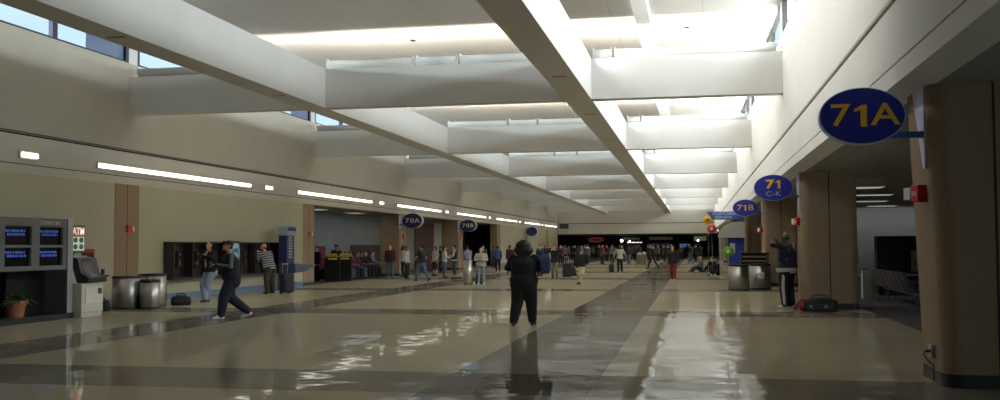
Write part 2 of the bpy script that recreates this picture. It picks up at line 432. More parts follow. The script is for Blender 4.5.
def spot(k, y0):
    t = thing('wall_light', 'small square light on the wall, %s counted from the departures board' % ORD[k], 'light', (XL, y0, 3.86), 0, 'small lights between the strips')
    box('housing', 0, 0.05, -0.05, 0.65, -0.1, 0.1, FIT, t)
    box('diffuser', 0.05, 0.1, 0.0, 0.6, -0.06, 0.06, STRIP, t, bevel=0.02)
for k in range(7):
    spot(k, 21.3+k*13.95)
    if k < 7: strip(k, 24.44+k*13.95 if k < 6 else 24.44+6*13.8)
# gate ceiling troffers (dim)
TROFF = emit('dim_troffer', (226, 232, 222), 0.4)
for n, (x, y) in enumerate(((5.2, 33), (6.4, 38), (7.2, 43.5), (8.6, 49), (5.4, 20), (9.5, 28))):
    t = thing('ceiling_light', 'dim recessed ceiling light over the gate seating, %s from the big column' % ORD[n], 'light', (x, y, ZS-0.03), 0, 'ceiling lights over the gate seating')
    box('frame', -0.65, 0.65, -0.35, 0.35, 0, 0.028, WHITE, t); box('diffuser', -0.6, 0.6, -0.3, 0.3, -0.012, 0.0, TROFF, t)
for n, y in enumerate((45, 50.5, 57)):
    t = thing('ceiling_light', 'dim recessed ceiling light over the lounge with podiums, %s from the monitors' % ORD[n], 'light', (-17.6, y, ZS-0.03), 0, 'ceiling lights over the lounge')
    box('frame', -0.35, 0.35, -0.65, 0.65, 0, 0.028, WHITE, t); box('diffuser', -0.3, 0.3, -0.6, 0.6, -0.012, 0.0, TROFF, t)
# sprinkler heads on the ceiling
for n, (x, y, s) in enumerate(((-8.2, 25.55+3.2, 'left of the centre beam, one nearer'), (-7.2, 31.8, 'left of the centre beam, one farther'), (-0.11, 28.66, 'in the white bay'))):
    bm = bmesh.new(); add_lathe(bm, [(0.09, ZCEIL-0.001), (0.09, ZCEIL-0.015), (0.03, ZCEIL-0.02), (0.03, ZCEIL-0.03), (0.05, ZCEIL-0.032), (0.05, ZCEIL-0.036)][::-1], 12, c=(x, y))
    tag(obj('sprinkler', bm, BLACKM), 'tiny dark sprinkler head on the ceiling panel, '+s, 'sprinkler')

# ------------------------------------------------------------------ gate signs
def ellipse(w, h, n=48): return [(w/2*math.cos(2*PI*i/n), h/2*math.sin(2*PI*i/n)) for i in range(n)]
def gate_sign(name, label, x, y, z, lines, side, w=0.96, h=0.66, cres=0.0):
    blue = SIGNBLUE if side > 0 else mat('sign_blue_shaded', (18, 24, 82), 0.4)  # left signs: same blue with the shade of that side put into the colour
    t = thing(name, label, 'sign', (x, y, z), 0, 'oval gate signs')
    bm = bmesh.new(); add_prism(bm, ellipse(w, h), 'y', 0.0, 0.16); obj('sign_body', bm, SIGNRIM, t)
    bm = bmesh.new(); add_prism(bm, ellipse(w*0.97, h*0.965), 'y', -0.012, 0.0); obj('face', bm, blue, t)
    bm = bmesh.new(); add_prism(bm, ellipse(w*0.97, h*0.965), 'y', 0.16, 0.172); obj('face', bm, blue, t)
    for s, size, zz, mm, sx, bold in lines:
        adv = {'1': 0.44, '-': 0.42}; wd = [adv.get(ch, 0.63)*size*sx for ch in s]; xx = -sum(wd)/2
        for ch, w_ in zip(s, wd):
            if ch == '1':
                hh = size*0.35; q = size*sx*0.075
                bm = bmesh.new(); add_prism(bm, [(xx+w_/2-q*0.6, -hh), (xx+w_/2+q*1.4, -hh), (xx+w_/2+q*1.4, hh), (xx+w_/2-q*0.2, hh), (xx+w_/2-q*2.6, hh*0.62), (xx+w_/2-q*2.6, hh*0.36), (xx+w_/2-q*0.6, hh*0.52)], 'y', -0.018, -0.012)
                for v in bm.verts: v.co.z += zz
                obj('lettering', bm, mm, t)
            else: text('lettering', ch, size, mm, t, (xx+w_/2, -0.014, zz), (PI/2, 0, 0), sx, bold)
            xx += w_
    if cres:
        bm = bmesh.new()
        A = [(w*0.5*math.cos(a)+0.05, h*0.5*math.sin(a)) for a in [math.radians(-70+140*i/20) for i in range(21)]]
        B = [(w*0.5*math.cos(a)-0.02, h*0.52*math.sin(a)) for a in [math.radians(70-140*i/20) for i in range(21)]]
        add_prism(bm, A+B, 'y', -0.03, 0.19); obj('edge_crescent', bm, WHITE, t)
    # bracket bar and wall plate
    if side > 0:
        box('bracket_bar', 0.1, 2.64-x, 0.05, 0.13, -0.26, -0.19, BARBLUE, t)
        bm = bmesh.new()
        add_prism(bm, [(0.02, 0.33), (0.62, 0.33), (0.12, -0.62), (0.02, -0.62)], 'x', 2.64-x-0.03, 2.64-x)
        obj('bracket_plate', bm, PLATE, t)
        bm = bmesh.new()
        for zz in (0.27, -0.5): add_lathe(bm, [(0.014, 0), (0.014, 0.012)], 10, c=(0, 0))
        bm.free()
    else:
        box('bracket_bar', XL+0.01-x, -0.1, 0.05, 0.13, -0.26, -0.19, BARBLUE, t)
        box('bracket_plate', XL+0.01-x, XL+0.04-x, 0.0, 0.3, -0.4, 0.3, PLATE, t)
    return t
DIM = mat('sign_text_pale', (170, 172, 190), 0.5)
gate_sign('gate_sign', 'blue oval gate sign with yellow 71A beside the big brown column', 1.935, 12.12, 3.09, [('71A', 0.36, 0.0, SIGNYELLOW, 1.3, 0.004)], 1)
gate_sign('gate_sign', 'blue oval gate sign with yellow 71 over smaller C-K', 1.99, 26.1, 3.05, [('71', 0.3, 0.08, SIGNYELLOW, 1.35, 0.012), ('C-K', 0.17, -0.16, DIM, 1.3, 0.002)], 1)
gate_sign('gate_sign', 'small looking blue oval gate sign with yellow 71B', 1.98, 40.05, 3.05, [('71B', 0.31, 0.0, SIGNYELLOW, 1.3, 0.002)], 1)
PALETXT = mat('sign_text_cream', (226, 220, 190), 0.5)
gate_sign('gate_sign', 'shade-darkened blue oval gate sign reading 70A with white crescent edge', -15.1, 52.7, 3.02, [('70A', 0.36, 0, PALETXT, 1.25, 0.006)], -1, 1.15, 0.82, 1)
gate_sign('gate_sign', 'shade-darkened blue oval gate sign reading 70B with white crescent edge', -15.15, 66.65, 3.02, [('70B', 0.36, 0, PALETXT, 1.25, 0.006)], -1, 1.15, 0.82, 1)
gate_sign('gate_sign', 'plain dark oval sign far down the cream wall', -15.2, 94.4, 3.0, [], -1, 1.1, 0.9, 1)
t = thing('exit_sign', 'small dark box sign at the far end of the strip lights', 'sign', (-15.2, 116.9, 3.95))
box('case', -0.3, 0.75, 0, 0.2, -0.3, 0.25, BLACK, t, 0.02); box('hanger', -0.65, -0.3, 0.06, 0.12, -0.05, 0.0, BLACKM, t)
# customer service sign
t = thing('customer_service_sign', 'blue slanted Customer Service sign hanging past the 71B oval', 'sign', (0, 53.4, 0))
bm = bmesh.new(); add_prism(bm, [(0.66, 3.36), (2.52, 3.36), (2.52, 2.94), (0.98, 2.94)], 'y', 0, 0.14); obj('sign_body', bm, mat('service_blue', (62, 92, 168), 0.4), t, bevel=0.01)
text('lettering', 'CUSTOMER', 0.2, mat('service_text', (190, 206, 235), 0.5), t, (1.62, -0.006, 3.24), (PI/2, 0, 0), 1.25, 0.003)
text('lettering', 'SERVICE', 0.2, MATS['service_text'], t, (1.52, -0.006, 3.05), (PI/2, 0, 0), 1.2, 0.003)
for x in (1.2, 2.1):
    bm = bmesh.new(); add_tube(bm, [(x, 0.07, 3.36), (x, 0.07, 3.41)], 0.015); obj('hanger', bm, STEELPOST, t)
box('bracket_arm', 2.5, 2.56, 0.03, 0.4, 3.05, 3.25, BARBLUE, t)
# fire alarms on columns
def alarm(label, x, y, z, rotz):
    t = thing('fire_alarm', label, 'fire alarm', (x, y, z), rotz, 'red fire alarms on the columns')
    box('back_box', -0.07, 0.09, -0.09, 0.03, -0.1, 0.1, RED, t, 0.01); box('strobe', -0.22, -0.07, -0.1, -0.01, -0.07, 0.075, WHITE, t, 0.01)
    bm = bmesh.new(); add_box(bm, -0.045, 0.065, -0.096, -0.09, -0.03, 0.03)
    obj('label_plate', bm, mat('alarm_pale', (222, 160, 150), 0.5), t)
for n, (k, nm) in enumerate(((0, 'biggest brown column below the 71A sign'), (1, 'column beside the man in a track suit'), (2, 'third brown column behind the track suit man'), (3, 'fourth brown column, under the Customer Service sign'))):
    y = 11.95+k*P
    alarm('red fire alarm with white strobe on the '+nm, 2.61, y+0.42, 2.19, -math.radians(72))
for j, nm in enumerate(('brown pilaster behind the steel bins', 'brown pilaster past the telephones', 'brown pilaster under the 70A sign', 'brown pilaster under the 70B sign')):
    a, b = PIL[j]
    t = thing('fire_alarm', 'small red fire alarm on the '+nm, 'fire alarm', (XL+0.01, (a+b)/2+0.1, 2.15), 0, 'red fire alarms on the columns')
    box('back_box', 0, 0.06, -0.16, 0.1, -0.1, 0.1, RED, t, 0.01); box('strobe', 0.005, 0.06, 0.1, 0.2, -0.075, 0.075, WHITE, t, 0.01)
# outlet box and plug at the foot of the big column
t = thing('outlet_box', 'small metal outlet box with plug near the foot of the big column', 'outlet', (2.73, 12.45, 0.36))
box('cover', -0.05, 0, -0.07, 0.07, -0.075, 0.075, STEELPOST, t, 0.008)
bm = bmesh.new(); add_tube(bm, [(-0.05, -0.02, 0.0), (-0.11, -0.02, 0.0)], 0.02, 10, r1=0.014); obj('plug', bm, BLACK, t)
bm = bmesh.new(); add_tube(bm, [(-0.1, -0.02, 0.0), (-0.13, -0.04, -0.03), (-0.09, -0.07, -0.1), (-0.035, -0.1, -0.15), (-0.03, -0.1, -0.33)], 0.007, 6); obj('cord', bm, BLACK, t)

# ------------------------------------------------------------------ left wall furniture
# departures board
FIDS = mat('monitor_cabinet_grey', (112, 112, 116), 0.45, metal=0.3); SCREEN = mat('screen_black', (10, 11, 16), 0.15)
SCRBLUE = emit('screen_text_blue', (70, 104, 215), 0.22)
t = thing('departures_board', 'grey departures cabinet with four blue-lettered screens', 'information board', (-14.1, 0, 0))
bm = bmesh.new()
Y0, Y1 = 17.2, 20.5
cols = [(17.62, 18.35), (18.52, 19.38), (19.65, 20.48)]
zr = [(1.22, 1.62), (1.68, 2.08)]
ys = [Y0]+[v for c in cols for v in c]+[20.62]
add_box(bm, -0.62, 0, Y0, 20.62, 2.08, 2.27); add_box(bm, -0.62, 0, Y0, 20.62, 1.62, 1.68); add_box(bm, -0.62, 0, Y0, 20.62, 1.12, 1.22)
for a, b in zip(ys[::2], ys[1::2]):
    for z0, z1 in zr: add_box(bm, -0.62, 0, a, b, z0, z1)
obj('cabinet', bm, FIDS, t)
box('end_post', -0.66, 0.03, 20.62, 20.82, 0.13, 2.28, STEELPOST, t, 0.01)
box('plinth', -0.66, 0.05, Y0, 20.84, 0, 0.13, BLACK, t)
box('back_panel', -0.75, -0.66, Y0, 20.62, 0.13, 2.2, BLACKM, t)
box('lower_panel', -0.66, -0.55, 19.3, 20.62, 0.13, 1.12, BLACKM, t)
rr = random.Random(3)
for ci, (a, b) in enumerate(cols):
    for z0, z1 in zr:
        s = box('screen', -0.6, -0.06, a-0.001, b+0.001, z0-0.001, z1+0.001, SCREEN, t)
        bm = bmesh.new()
        for q in range(2):
            zz = z0+0.2+q*0.075 if ci != 0 or z0 > 1.5 else z0+0.05+q*0.07
            yy = a+0.14-0.05*q
            while yy < b-0.14:
                wd = rr.uniform(0.02, 0.06); add_box(bm, -0.06, -0.056, yy, yy+wd, zz, zz+0.05); yy += wd+rr.uniform(0.015, 0.04)
        obj('flight_lines', bm, SCRBLUE, s)
text('lettering', 'DEPARTURE', 0.12, mat('board_letters', (196, 196, 190), 0.5), t, (0.003, 20.02, 2.165), (PI/2, 0, PI/2), 1.1, 0.001)
# potted plant on the plinth
t = thing('potted_plant', 'leafy green plant in a terracotta pot beneath the departures screens', 'potted plant', (-14.34, 19.2, 0.13))
bm = bmesh.new(); add_lathe(bm, [(0.16, 0), (0.21, 0.27), (0.245, 0.275), (0.25, 0.36), (0.215, 0.36), (0.2, 0.32)], 28); obj('pot', bm, mat('terracotta', (160, 98, 66), 0.8, var=0.15), t, smooth=False)
bm = bmesh.new(); add_lathe(bm, [(0.2, 0.31), (0.12, 0.335), (0.02, 0.34)], 20); obj('soil', bm, mat('soil', (40, 30, 24), 0.95), t)
bm = bmesh.new(); rr = random.Random(5)
for q in range(46):
    a = rr.uniform(0, 2*PI); el = rr.uniform(0.15, 1.35); ln = rr.uniform(0.3, 0.58); wd = rr.uniform(0.03, 0.055)
    d = Vector((math.cos(a)*math.cos(el), math.sin(a)*math.cos(el), math.sin(el))); sd = Vector((-math.sin(a), math.cos(a), 0))
    prev = None
    for s in range(6):
        u = s/5; p = Vector((0, 0, 0.33))+d*ln*u+Vector((0, 0, -0.22*u*u*ln/0.4)); ww = wd*math.sin(PI*min(0.97, u*0.85+0.12))
        up = Vector((0, 0, 0.004))
        row = (bm.verts.new(p-sd*ww), bm.verts.new(p+up*2), bm.verts.new(p+sd*ww), bm.verts.new(p-up))
        if prev:
            for i in range(4): bm.faces.new((prev[i], prev[(i+1)%4], row[(i+1)%4], row[i]))
        else: bm.faces.new(row)
        prev = row
    bm.faces.new(prev[::-1])
obj('leaves', bm, mat('leaf_green', (58, 84, 46), 0.5, var=0.3, vscale=14), t)

# cash machine
ATMC = mat('atm_cream', (192, 186, 172), 0.5); ATMD = mat('atm_dark', (44, 44, 48), 0.35)
t = thing('cash_machine', 'cream cash machine with dark slanted control panel beside the screens', 'cash machine', (-13.95, 20.98, 0))
box('plinth', -0.72, 0.0, 0.0, 0.82, 0, 0.1, ATMC, t)
bm = bmesh.new(); add_prism(bm, [(-0.74, 0.1), (0.02, 0.1), (0.02, 0.78), (-0.2, 0.78), (-0.42, 1.42), (-0.74, 1.42)], 'y', -0.02, 0.84); obj('body', bm, ATMC, t, bevel=0.015)
box('door', 0.02, 0.035, 0.12, 0.8, 0.3, 0.7, mat('atm_cream_door', (204, 198, 184), 0.5), t, 0.006)
box('badge', 0.035, 0.045, 0.6, 0.74, 0.52, 0.66, ATMD, t)
bm = bmesh.new(); add_prism(bm, [(-0.3, 0.8), (0.08, 0.8), (0.1, 0.92), (-0.1, 1.02), (-0.2, 1.36), (-0.36, 1.4)], 'y', 0.12, 0.88); hd = obj('control_panel', bm, ATMD, t, bevel=0.012)
bm = bmesh.new(); q = bmesh.new(); q.free()
add_prism(bm, [(-0.11, 1.06), (-0.1, 1.063), (-0.175, 1.313), (-0.185, 1.31)], 'y', 0.24, 0.6); obj('screen', bm, SCREEN, hd)
bm = bmesh.new()
for r_ in range(3):
    for c_ in range(4): add_box(bm, 0.0-0.06*r_, 0.03-0.06*r_, 0.3+c_*0.07, 0.35+c_*0.07, 0.96+0.03*r_, 0.985+0.03*r_)
add_box(bm, -0.14, 0.05, 0.28, 0.6, 0.93, 0.962)
obj('keypad', bm, STEELPOST, hd)
box('side_shelf', -0.02, 0.1, 0.86, 0.98, 0.92, 0.96, ATMD, t); box('receipt_slot', -0.06, 0.0, 0.86, 0.92, 0.96, 1.1, ATMD, t)
# ATM sign on wall post
t = thing('atm_sign', 'lit red and white ATM sign with green bank marks', 'sign', (-15.0, 22.1, 0))
bm = bmesh.new(); add_tube(bm, [(0, 0.28, 0), (0, 0.28, 1.5)], 0.04, 12); obj('post', bm, STEELPOST, t)
bm = bmesh.new(); add_lathe(bm, [(0.2, 0), (0.2, 0.02), (0.05, 0.04)], 20, c=(0, 0.28)); obj('base', bm, STEELPOST, t)
box('sign_body', -0.06, 0.0, 0.0, 0.58, 1.5, 2.17, mat('sign_bronze', (90, 82, 60), 0.5), t, 0.01)
box('red_header', 0.0, 0.006, 0.04, 0.54, 1.9, 2.13, emit('atm_red', (200, 50, 40), 0.35), t)
box('white_field', 0.0, 0.006, 0.04, 0.54, 1.54, 1.89, emit('atm_white', (214, 226, 206), 0.35), t)
text('lettering', 'ATM', 0.24, emit('atm_letters', (245, 240, 226), 0.5), t, (0.008, 0.29, 2.015), (PI/2, 0, PI/2), 1.0, 0.006)
bm = bmesh.new()
for r_ in range(2):
    for c_ in range(2):
        pts = [(0.17+0.24*c_+0.085*math.cos(2*PI*i/16), 1.64+0.165*r_+0.065*math.sin(2*PI*i/16)) for i in range(16)]
        add_prism(bm, pts, 'x', 0.006, 0.01)
obj('bank_marks', bm, emit('atm_green', (70, 110, 74), 0.2), t)
bm = bmesh.new(); add_prism(bm, [(0.28+0.15*math.cos(2*PI*i/24), 1.42+0.085*math.sin(2*PI*i/24)) for i in range(24)], 'x', -0.03, 0.01); obj('oval_plate', bm, STEELPOST, t)
# red framed panel behind the machine
t = thing('red_notice_panel', 'red framed notice panel behind the cash machine', 'notice', (XL, 23.35, 0))
box('panel', 0, 0.04, 0, 0.95, 1.0, 1.55, mat('notice_dark', (60, 30, 30), 0.5), t)
bm = bmesh.new(); add_box(bm, 0.04, 0.06, -0.04, 0.99, 1.48, 1.58); add_box(bm, 0.04, 0.06, -0.04, 0.99, 0.95, 1.02); add_box(bm, 0.04, 0.06, -0.04, 0.03, 1.02, 1.48); add_box(bm, 0.04, 0.06, 0.92, 0.99, 1.02, 1.48)
obj('frame', bm, mat('notice_red', (170, 36, 36), 0.5), t)
# steel bins
def bin_round(label, x, y, r, h, top, grp):
    t = thing('litter_bin', label, 'litter bin', (x, y, 0), 0, grp)
    bm = bmesh.new(); add_lathe(bm, [(r*0.97, 0), (r*0.97, 0.03), (r, 0.03), (r, h-top)], 40); obj('body', bm, STEEL, t, smooth=False)
    for p in t.children[-1].data.polygons: p.use_smooth = abs(p.normal.z) < 0.5
    bm = bmesh.new(); add_lathe(bm, [(r*1.015, h-top), (r*1.015, h-0.02), (r*0.97, h), (r*0.45, h), (r*0.42, h-0.06)], 40); obj('lid', bm, BLACK, t)
    bm = bmesh.new(); add_lathe(bm, [(r*1.004, 0.03), (r*1.004, 0.06)], 40); obj('foot_ring', bm, BASE, t)
    return t
bin_round('wide steel litter bin nearest the cash machine', -14.64, 24.0, 0.375, 0.87, 0.05, 'steel litter bins on the left')
bin_round('slim steel litter bin standing in front of another bin', -14.0, 24.05, 0.255, 0.78, 0.08, 'steel litter bins on the left')
bin_round('wide steel litter bin half hidden behind the slim one', -14.6, 25.2, 0.37, 0.9, 0.06, 'steel litter bins on the left')
for nm, x, lab in (('a', 1.52, 'steel litter bin farther from the brown column, near the track suit man'), ('b', 2.32, 'steel litter bin right beside the track suit man')):
    y = 36.3 if nm == 'a' else 37.2
    t = bin_round(lab, x, y, 0.35 if nm == 'a' else 0.38, 0.93, 0.07, 'steel litter bins by the columns')
    if nm == 'b':
        bm = bmesh.new()
        add_box(bm, -0.12, 0.12, -0.398, -0.385, 0.56, 0.62); add_box(bm, -0.12, 0.12, -0.398, -0.385, 0.42, 0.48); add_box(bm, 0.02, 0.1, -0.398, -0.385, 0.48, 0.56)
        obj('emblem', bm, mat('bin_emblem', (226, 226, 226), 0.5), t)
bin_round('slim pale metal post bin beside the person in a cream sweater', -9.3, 40.9, 0.19, 1.06, 0.03, None)

# dark bags on the floor
def soft_bag(name, label, x, y, w, d, h, m, m2, rotz=0, strap=True, cat='bag'):
    t = thing(name, label, cat, (x, y, 0), rotz)
    bm = bmesh.new(); add_box(bm, -w/2, w/2, -d/2, d/2, 0.0, h)
    bmesh.ops.subdivide_edges(bm, edges=bm.edges[:], cuts=5, use_grid_fill=True)
    for v in bm.verts:
        a, b, c = v.co.x/(w/2), v.co.y/(d/2), (v.co.z-h/2)/(h/2)
        k = 1-0.16*(abs(a)**3)-0.1*(abs(c)**2)*(1 if c > 0 else 0.3)
        v.co.y *= k; v.co.x *= 1-0.1*abs(b)**2-0.06*c*c
        if c > 0: v.co.z -= h*0.2*abs(a)**2+h*0.12*b*b
        v.co.z = max(0.0, v.co.z+random.uniform(-0.006, 0.006)*(1 if c > -0.9 else 0))
    obj('bag_body', bm, m, t, smooth=True)
    bm = bmesh.new()
    add_box(bm, -w*0.38, w*0.38, -d/2-0.008, -d/2+0.05, h*0.15, h*0.55); obj('front_pocket', bm, m2, t, bevel=0.01)
    if strap:
        bm = bmesh.new(); add_tube(bm, [(-w*0.25, 0, h*0.9), (-w*0.2, 0, h*1.1), (0, 0, h*1.2), (w*0.2, 0, h*1.1), (w*0.25, 0, h*0.9)], 0.015, 8); obj('handle', bm, m2, t)
    return t
BAGBLK = mat('bag_black', (26, 26, 28), 0.7, var=0.2, vscale=10); BAGRED = mat('bag_red', (150, 28, 34), 0.6)
soft_bag('duffel_bag', 'black bag on the floor between cash machine and steel bins', -14.9, 23.2, 0.5, 0.32, 0.3, BAGBLK, BLACK, 0.4)
soft_bag('duffel_bag', 'black bag on the floor to the right of the steel bins', -14.1, 25.95-0.1, 0.55, 0.3, 0.28, BAGBLK, BLACK, 0.6)
t = soft_bag('duffel_bag', 'black and red duffel bag on the floor by the second column', 2.96, 25.2, 0.86, 0.42, 0.33, BAGBLK, mat('bag_grey', (48, 49, 52), 0.6), -0.05)
bm = bmesh.new(); add_ball(bm, (-0.4, 0, 0.13), (0.11, 0.18, 0.125)); obj('red_end', bm, BAGRED, t, smooth=True)
bm = bmesh.new(); add_ball(bm, (0.37, 0.02, 0.17), (0.06, 0.16, 0.1)); obj('red_end', bm, BAGRED, t, smooth=True)
bm = bmesh.new(); add_tube(bm, [(-0.6, -0.12, 0.05), (-0.53, -0.18, 0.18), (-0.42, -0.2, 0.29), (-0.3, -0.19, 0.27)], 0.03, 8); obj('red_strap', bm, BAGRED, t)
bm = bmesh.new()
for x in (-0.22, 0.12): add_box(bm, x-0.03, x+0.03, -0.235, -0.222, 0.1, 0.16)
obj('buckle', bm, STEELPOST, t)

# telephones bank ------------------------------------------------------------
t = thing('telephone_bank', 'long dark bank of pay telephones mounted on the cream wall', 'telephones', (XL, 28.0, 0))
box('back_panel', 0.0, 0.07, 0, 9.25, 0.62, 1.75, PHONEDARK, t); box('top_cap', 0.0, 0.36, 0, 9.25, 1.75, 1.79, PHONEDARK, t)
box('shelf', 0.07, 0.34, 0.0, 9.25, 0.62, 0.68, PHONEDARK, t)
n = 8
for q in range(n+1):
    y = 9.2*q/n; box('divider', 0.07, 0.36, y, y+0.05, 0.68, 1.75, PHONEDARK, t)
for q in range(n):
    if q == 3: continue
    y = 9.2*(q+0.5)/n
    p = box('telephone', 0.07, 0.2, y-0.14, y+0.16, 0.95, 1.5, BLACKM, t, 0.01)
    bm = bmesh.new(); add_box(bm, 0.2, 0.21, y-0.02, y+0.12, 1.05, 1.2); obj('keypad', bm, mat('dull_steel', (120, 120, 122), 0.4, metal=0.8), p)
    bm = bmesh.new(); add_box(bm, 0.2, 0.21, y-0.02, y+0.12, 1.36, 1.44); obj('coin_plate', bm, MATS['dull_steel'], p)
    bm = bmesh.new(); add_caps(bm, (0.235, y-0.09, 1.1), (0.235, y-0.09, 1.38), 0.022, 0.022, 8); add_ball(bm, (0.23, y-0.09, 1.09), 0.035, 8, 6); add_ball(bm, (0.23, y-0.09, 1.39), 0.035, 8, 6); obj('handset', bm, BLACK, p)
    bm = bmesh.new(); add_box(bm, 0.07, 0.08, y-0.03, y+0.03, 1.6, 1.68); obj('number_plate', bm, MATS['dull_steel'], t)
p = box('lit_poster', 0.07, 0.3, 3.75, 4.62, 1.0, 1.82, BLACK, t)
m = bpy.data.materials.new('poster_glow'); m.use_nodes = True
nt = m.node_tree; b = nt.nodes['Principled BSDF']; tc = nd(nt, 'ShaderNodeTexCoord'); nn = nd(nt, 'ShaderNodeTexNoise'); nn.inputs['Scale'].default_value = 3.2
rp = nd(nt, 'ShaderNodeValToRGB'); e = rp.color_ramp.elements
e[0].position = 0.4; e[0].color = (*lin((28, 52, 66)), 1); e[1].position = 0.62; e[1].color = (*lin((150, 190, 205)), 1)
nt.links.new(tc.outputs['Object'], nn.inputs['Vector']); nt.links.new(nn.outputs['Fac'], rp.inputs['Fac'])
nt.links.new(rp.outputs['Color'], b.inputs['Base Color']); nt.links.new(rp.outputs['Color'], b.inputs['Emission Color']); b.inputs['Emission Strength'].default_value = 0.25
box('poster_face', 0.3, 0.31, 3.8, 4.57, 1.05, 1.77, m, p)
# information pylon with triangular shelf
PYL = mat('pylon_blue', (40, 48, 96), 0.45)
t = thing('information_pylon', 'tall dark blue internet kiosk pylon with white vertical letters', 'kiosk', (-15.08, 35.45, 0))
box('base', -0.36, 0.02, 0.05, 0.95, 0, 0.3, mat('pylon_base', (74, 88, 120), 0.5), t)
box('pillar', -0.34, 0.0, 0.1, 0.85, 0.3, 2.05, PYL, t, 0.02)
bm = bmesh.new(); add_prism(bm, [(0.05, 2.05), (0.9, 2.05), (0.88, 2.36), (0.6, 2.44), (0.2, 2.42), (0.07, 2.36)], 'x', -0.36, 0.05); obj('header', bm, mat('pylon_header', (150, 160, 178), 0.4), t, bevel=0.01)
box('header_stripe', 0.05, 0.06, 0.1, 0.86, 2.22, 2.36, PYL, t)
LETW = mat('pylon_letters', (196, 200, 210), 0.5)
bm = bmesh.new()
rr = random.Random(11); z = 1.2
while z < 1.95:
    h = rr.uniform(0.05, 0.09); add_box(bm, 0.0, 0.006, 0.3, 0.62, z, z+h*0.45); add_box(bm, 0.0, 0.006, 0.3, 0.4, z, z+h); z += h+0.035
obj('vertical_lettering', bm, LETW, t)
bm = bmesh.new(); add_prism(bm, [(0.05, 0.98), (2.25, 0.93), (2.25, 0.9), (1.0, 0.66), (0.1, 0.64)], 'x', -0.3, 0.35); obj('desk', bm, mat('desk_blue', (70, 76, 104), 0.4), t, bevel=0.01)
box('keyboard', -0.1, 0.2, 0.35, 0.8, 0.985, 1.0, BLACK, t)

# trolley case by the telephones
def trolley(label, x, y, rotz, h=0.62):
    t = thing('suitcase', label, 'suitcase', (x, y, 0), rotz)
    box('case_body', -0.22, 0.22, -0.13, 0.13, 0.05, h, BAGBLK, t, 0.03); box('front_pocket', -0.17, 0.17, -0.165, -0.13, 0.12, h*0.7, BAGBLK, t, 0.015)
    bm = bmesh.new()
    for s in (-1, 1): add_tube(bm, [(s*0.11, 0.1, h-0.02), (s*0.11, 0.1, h+0.33)], 0.01, 6)
    add_tube(bm, [(-0.13, 0.1, h+0.33), (0.13, 0.1, h+0.33)], 0.016, 8); obj('handle', bm, STEELPOST, t)
    for s in (-1, 1):
        bm = bmesh.new(); add_prism(bm, [(0.1+0.045*math.cos(2*PI*i/14), 0.045+0.045*math.sin(2*PI*i/14)) for i in range(14)], 'x', s*0.17-0.015, s*0.17+0.015); obj('wheel', bm, BLACK, t)
    return t
trolley('upright black trolley suitcase behind the striped shirt person', -13.78, 32.5, 1.1, 0.7)

# lounge podiums with yellow signs
def podium(label, x, y):
    t = thing('podium', label, 'podium', (x, y, 0), 0.25, 'gate podiums in the lounge')
    box('body', -0.34, 0.34, -0.3, 0.3, 0.08, 1.1, BLACKM, t, 0.01); box('plinth', -0.3, 0.3, -0.26, 0.26, 0, 0.08, BLACK, t)
    bm = bmesh.new(); add_prism(bm, [(-0.34, 1.1), (0.34, 1.1), (0.34, 1.2), (-0.34, 1.14)], 'x', -0.38, 0.38); obj('top', bm, PHONEDARK, t)
    s = box('sign_board', -0.19, 0.23, -0.33, -0.31, 1.02, 1.3, mat('podium_yellow', (206, 180, 60), 0.5), t, 0.005)
    bm = bmesh.new(); add_box(bm, -0.14, 0.18, -0.335, -0.33, 1.12, 1.15); add_box(bm, -0.14, 0.18, -0.335, -0.33, 1.18, 1.21); obj('sign_stripes', bm, BLACK, s)
    return t
podium('dark podium with yellow sign nearest the brown pilaster by the telephones', -16.4, 44.0)
podium('dark podium with yellow sign next to the seated lounge crowd', -15.85+0.05-0.35, 44.9)
t = thing('red_display', 'dark red display board behind the podiums', 'display', (-18.3, 46.8, 0), 0)
box('panel', -0.05, 0.05, -1.1, 1.1, 0.5, 1.65, mat('display_red', (120, 30, 32), 0.6), t, 0.01)
for s in (-1, 1): box('leg', -0.2, 0.2, s*0.9-0.03, s*0.9+0.03, 0.006, 0.5, BLACKM, t)

# gate seating on the right ------------------------------------------------------
SEATM = mat('seat_vinyl', (58, 56, 60), 0.5); SEATF = mat('seat_frame_grey', (92, 92, 94), 0.4, metal=0.6)
def seat_row(label, x, y, n, rotz=0):
    t = thing('gate_seating', label, 'seats', (x, y, 0.006), rotz, 'rows of gate seating')
    box('rail', -0.05, 0.05, 0.1, n*0.6-0.1, 0.34, 0.4, SEATF, t)
    for q in range(n):
        y0 = q*0.6
        bm = bmesh.new(); add_prism(bm, [(-0.24, 0.42), (0.26, 0.46), (0.27, 0.5), (0.0, 0.5), (-0.22, 0.49)], 'y', y0+0.04, y0+0.56); obj('seat', bm, SEATM, t, bevel=0.012)
        bm = bmesh.new(); add_prism(bm, [(-0.24, 0.42), (-0.18, 0.48), (-0.36, 0.92), (-0.42, 0.9)], 'y', y0+0.04, y0+0.56); obj('backrest', bm, SEATM, t, bevel=0.012)
    for q in range(n+1):
        bm = bmesh.new(); add_tube(bm, [(-0.22, q*0.6, 0.42), (-0.2, q*0.6, 0.66), (0.2, q*0.6, 0.66), (0.22, q*0.6, 0.44)], 0.02, 6); obj('armrest', bm, SEATF, t)
    for yy in (0.5, n*0.6-0.5):
        bm = bmesh.new(); add_tube(bm, [(0, yy, 0.34), (0, yy, 0.02)], 0.03, 8); add_box(bm, -0.28, 0.28, yy-0.03, yy+0.03, 0, 0.03); obj('leg', bm, SEATF, t)
    return t
seat_row('row of dark vinyl gate seats seen from behind beside the big column', 5.35, 25.6, 8)
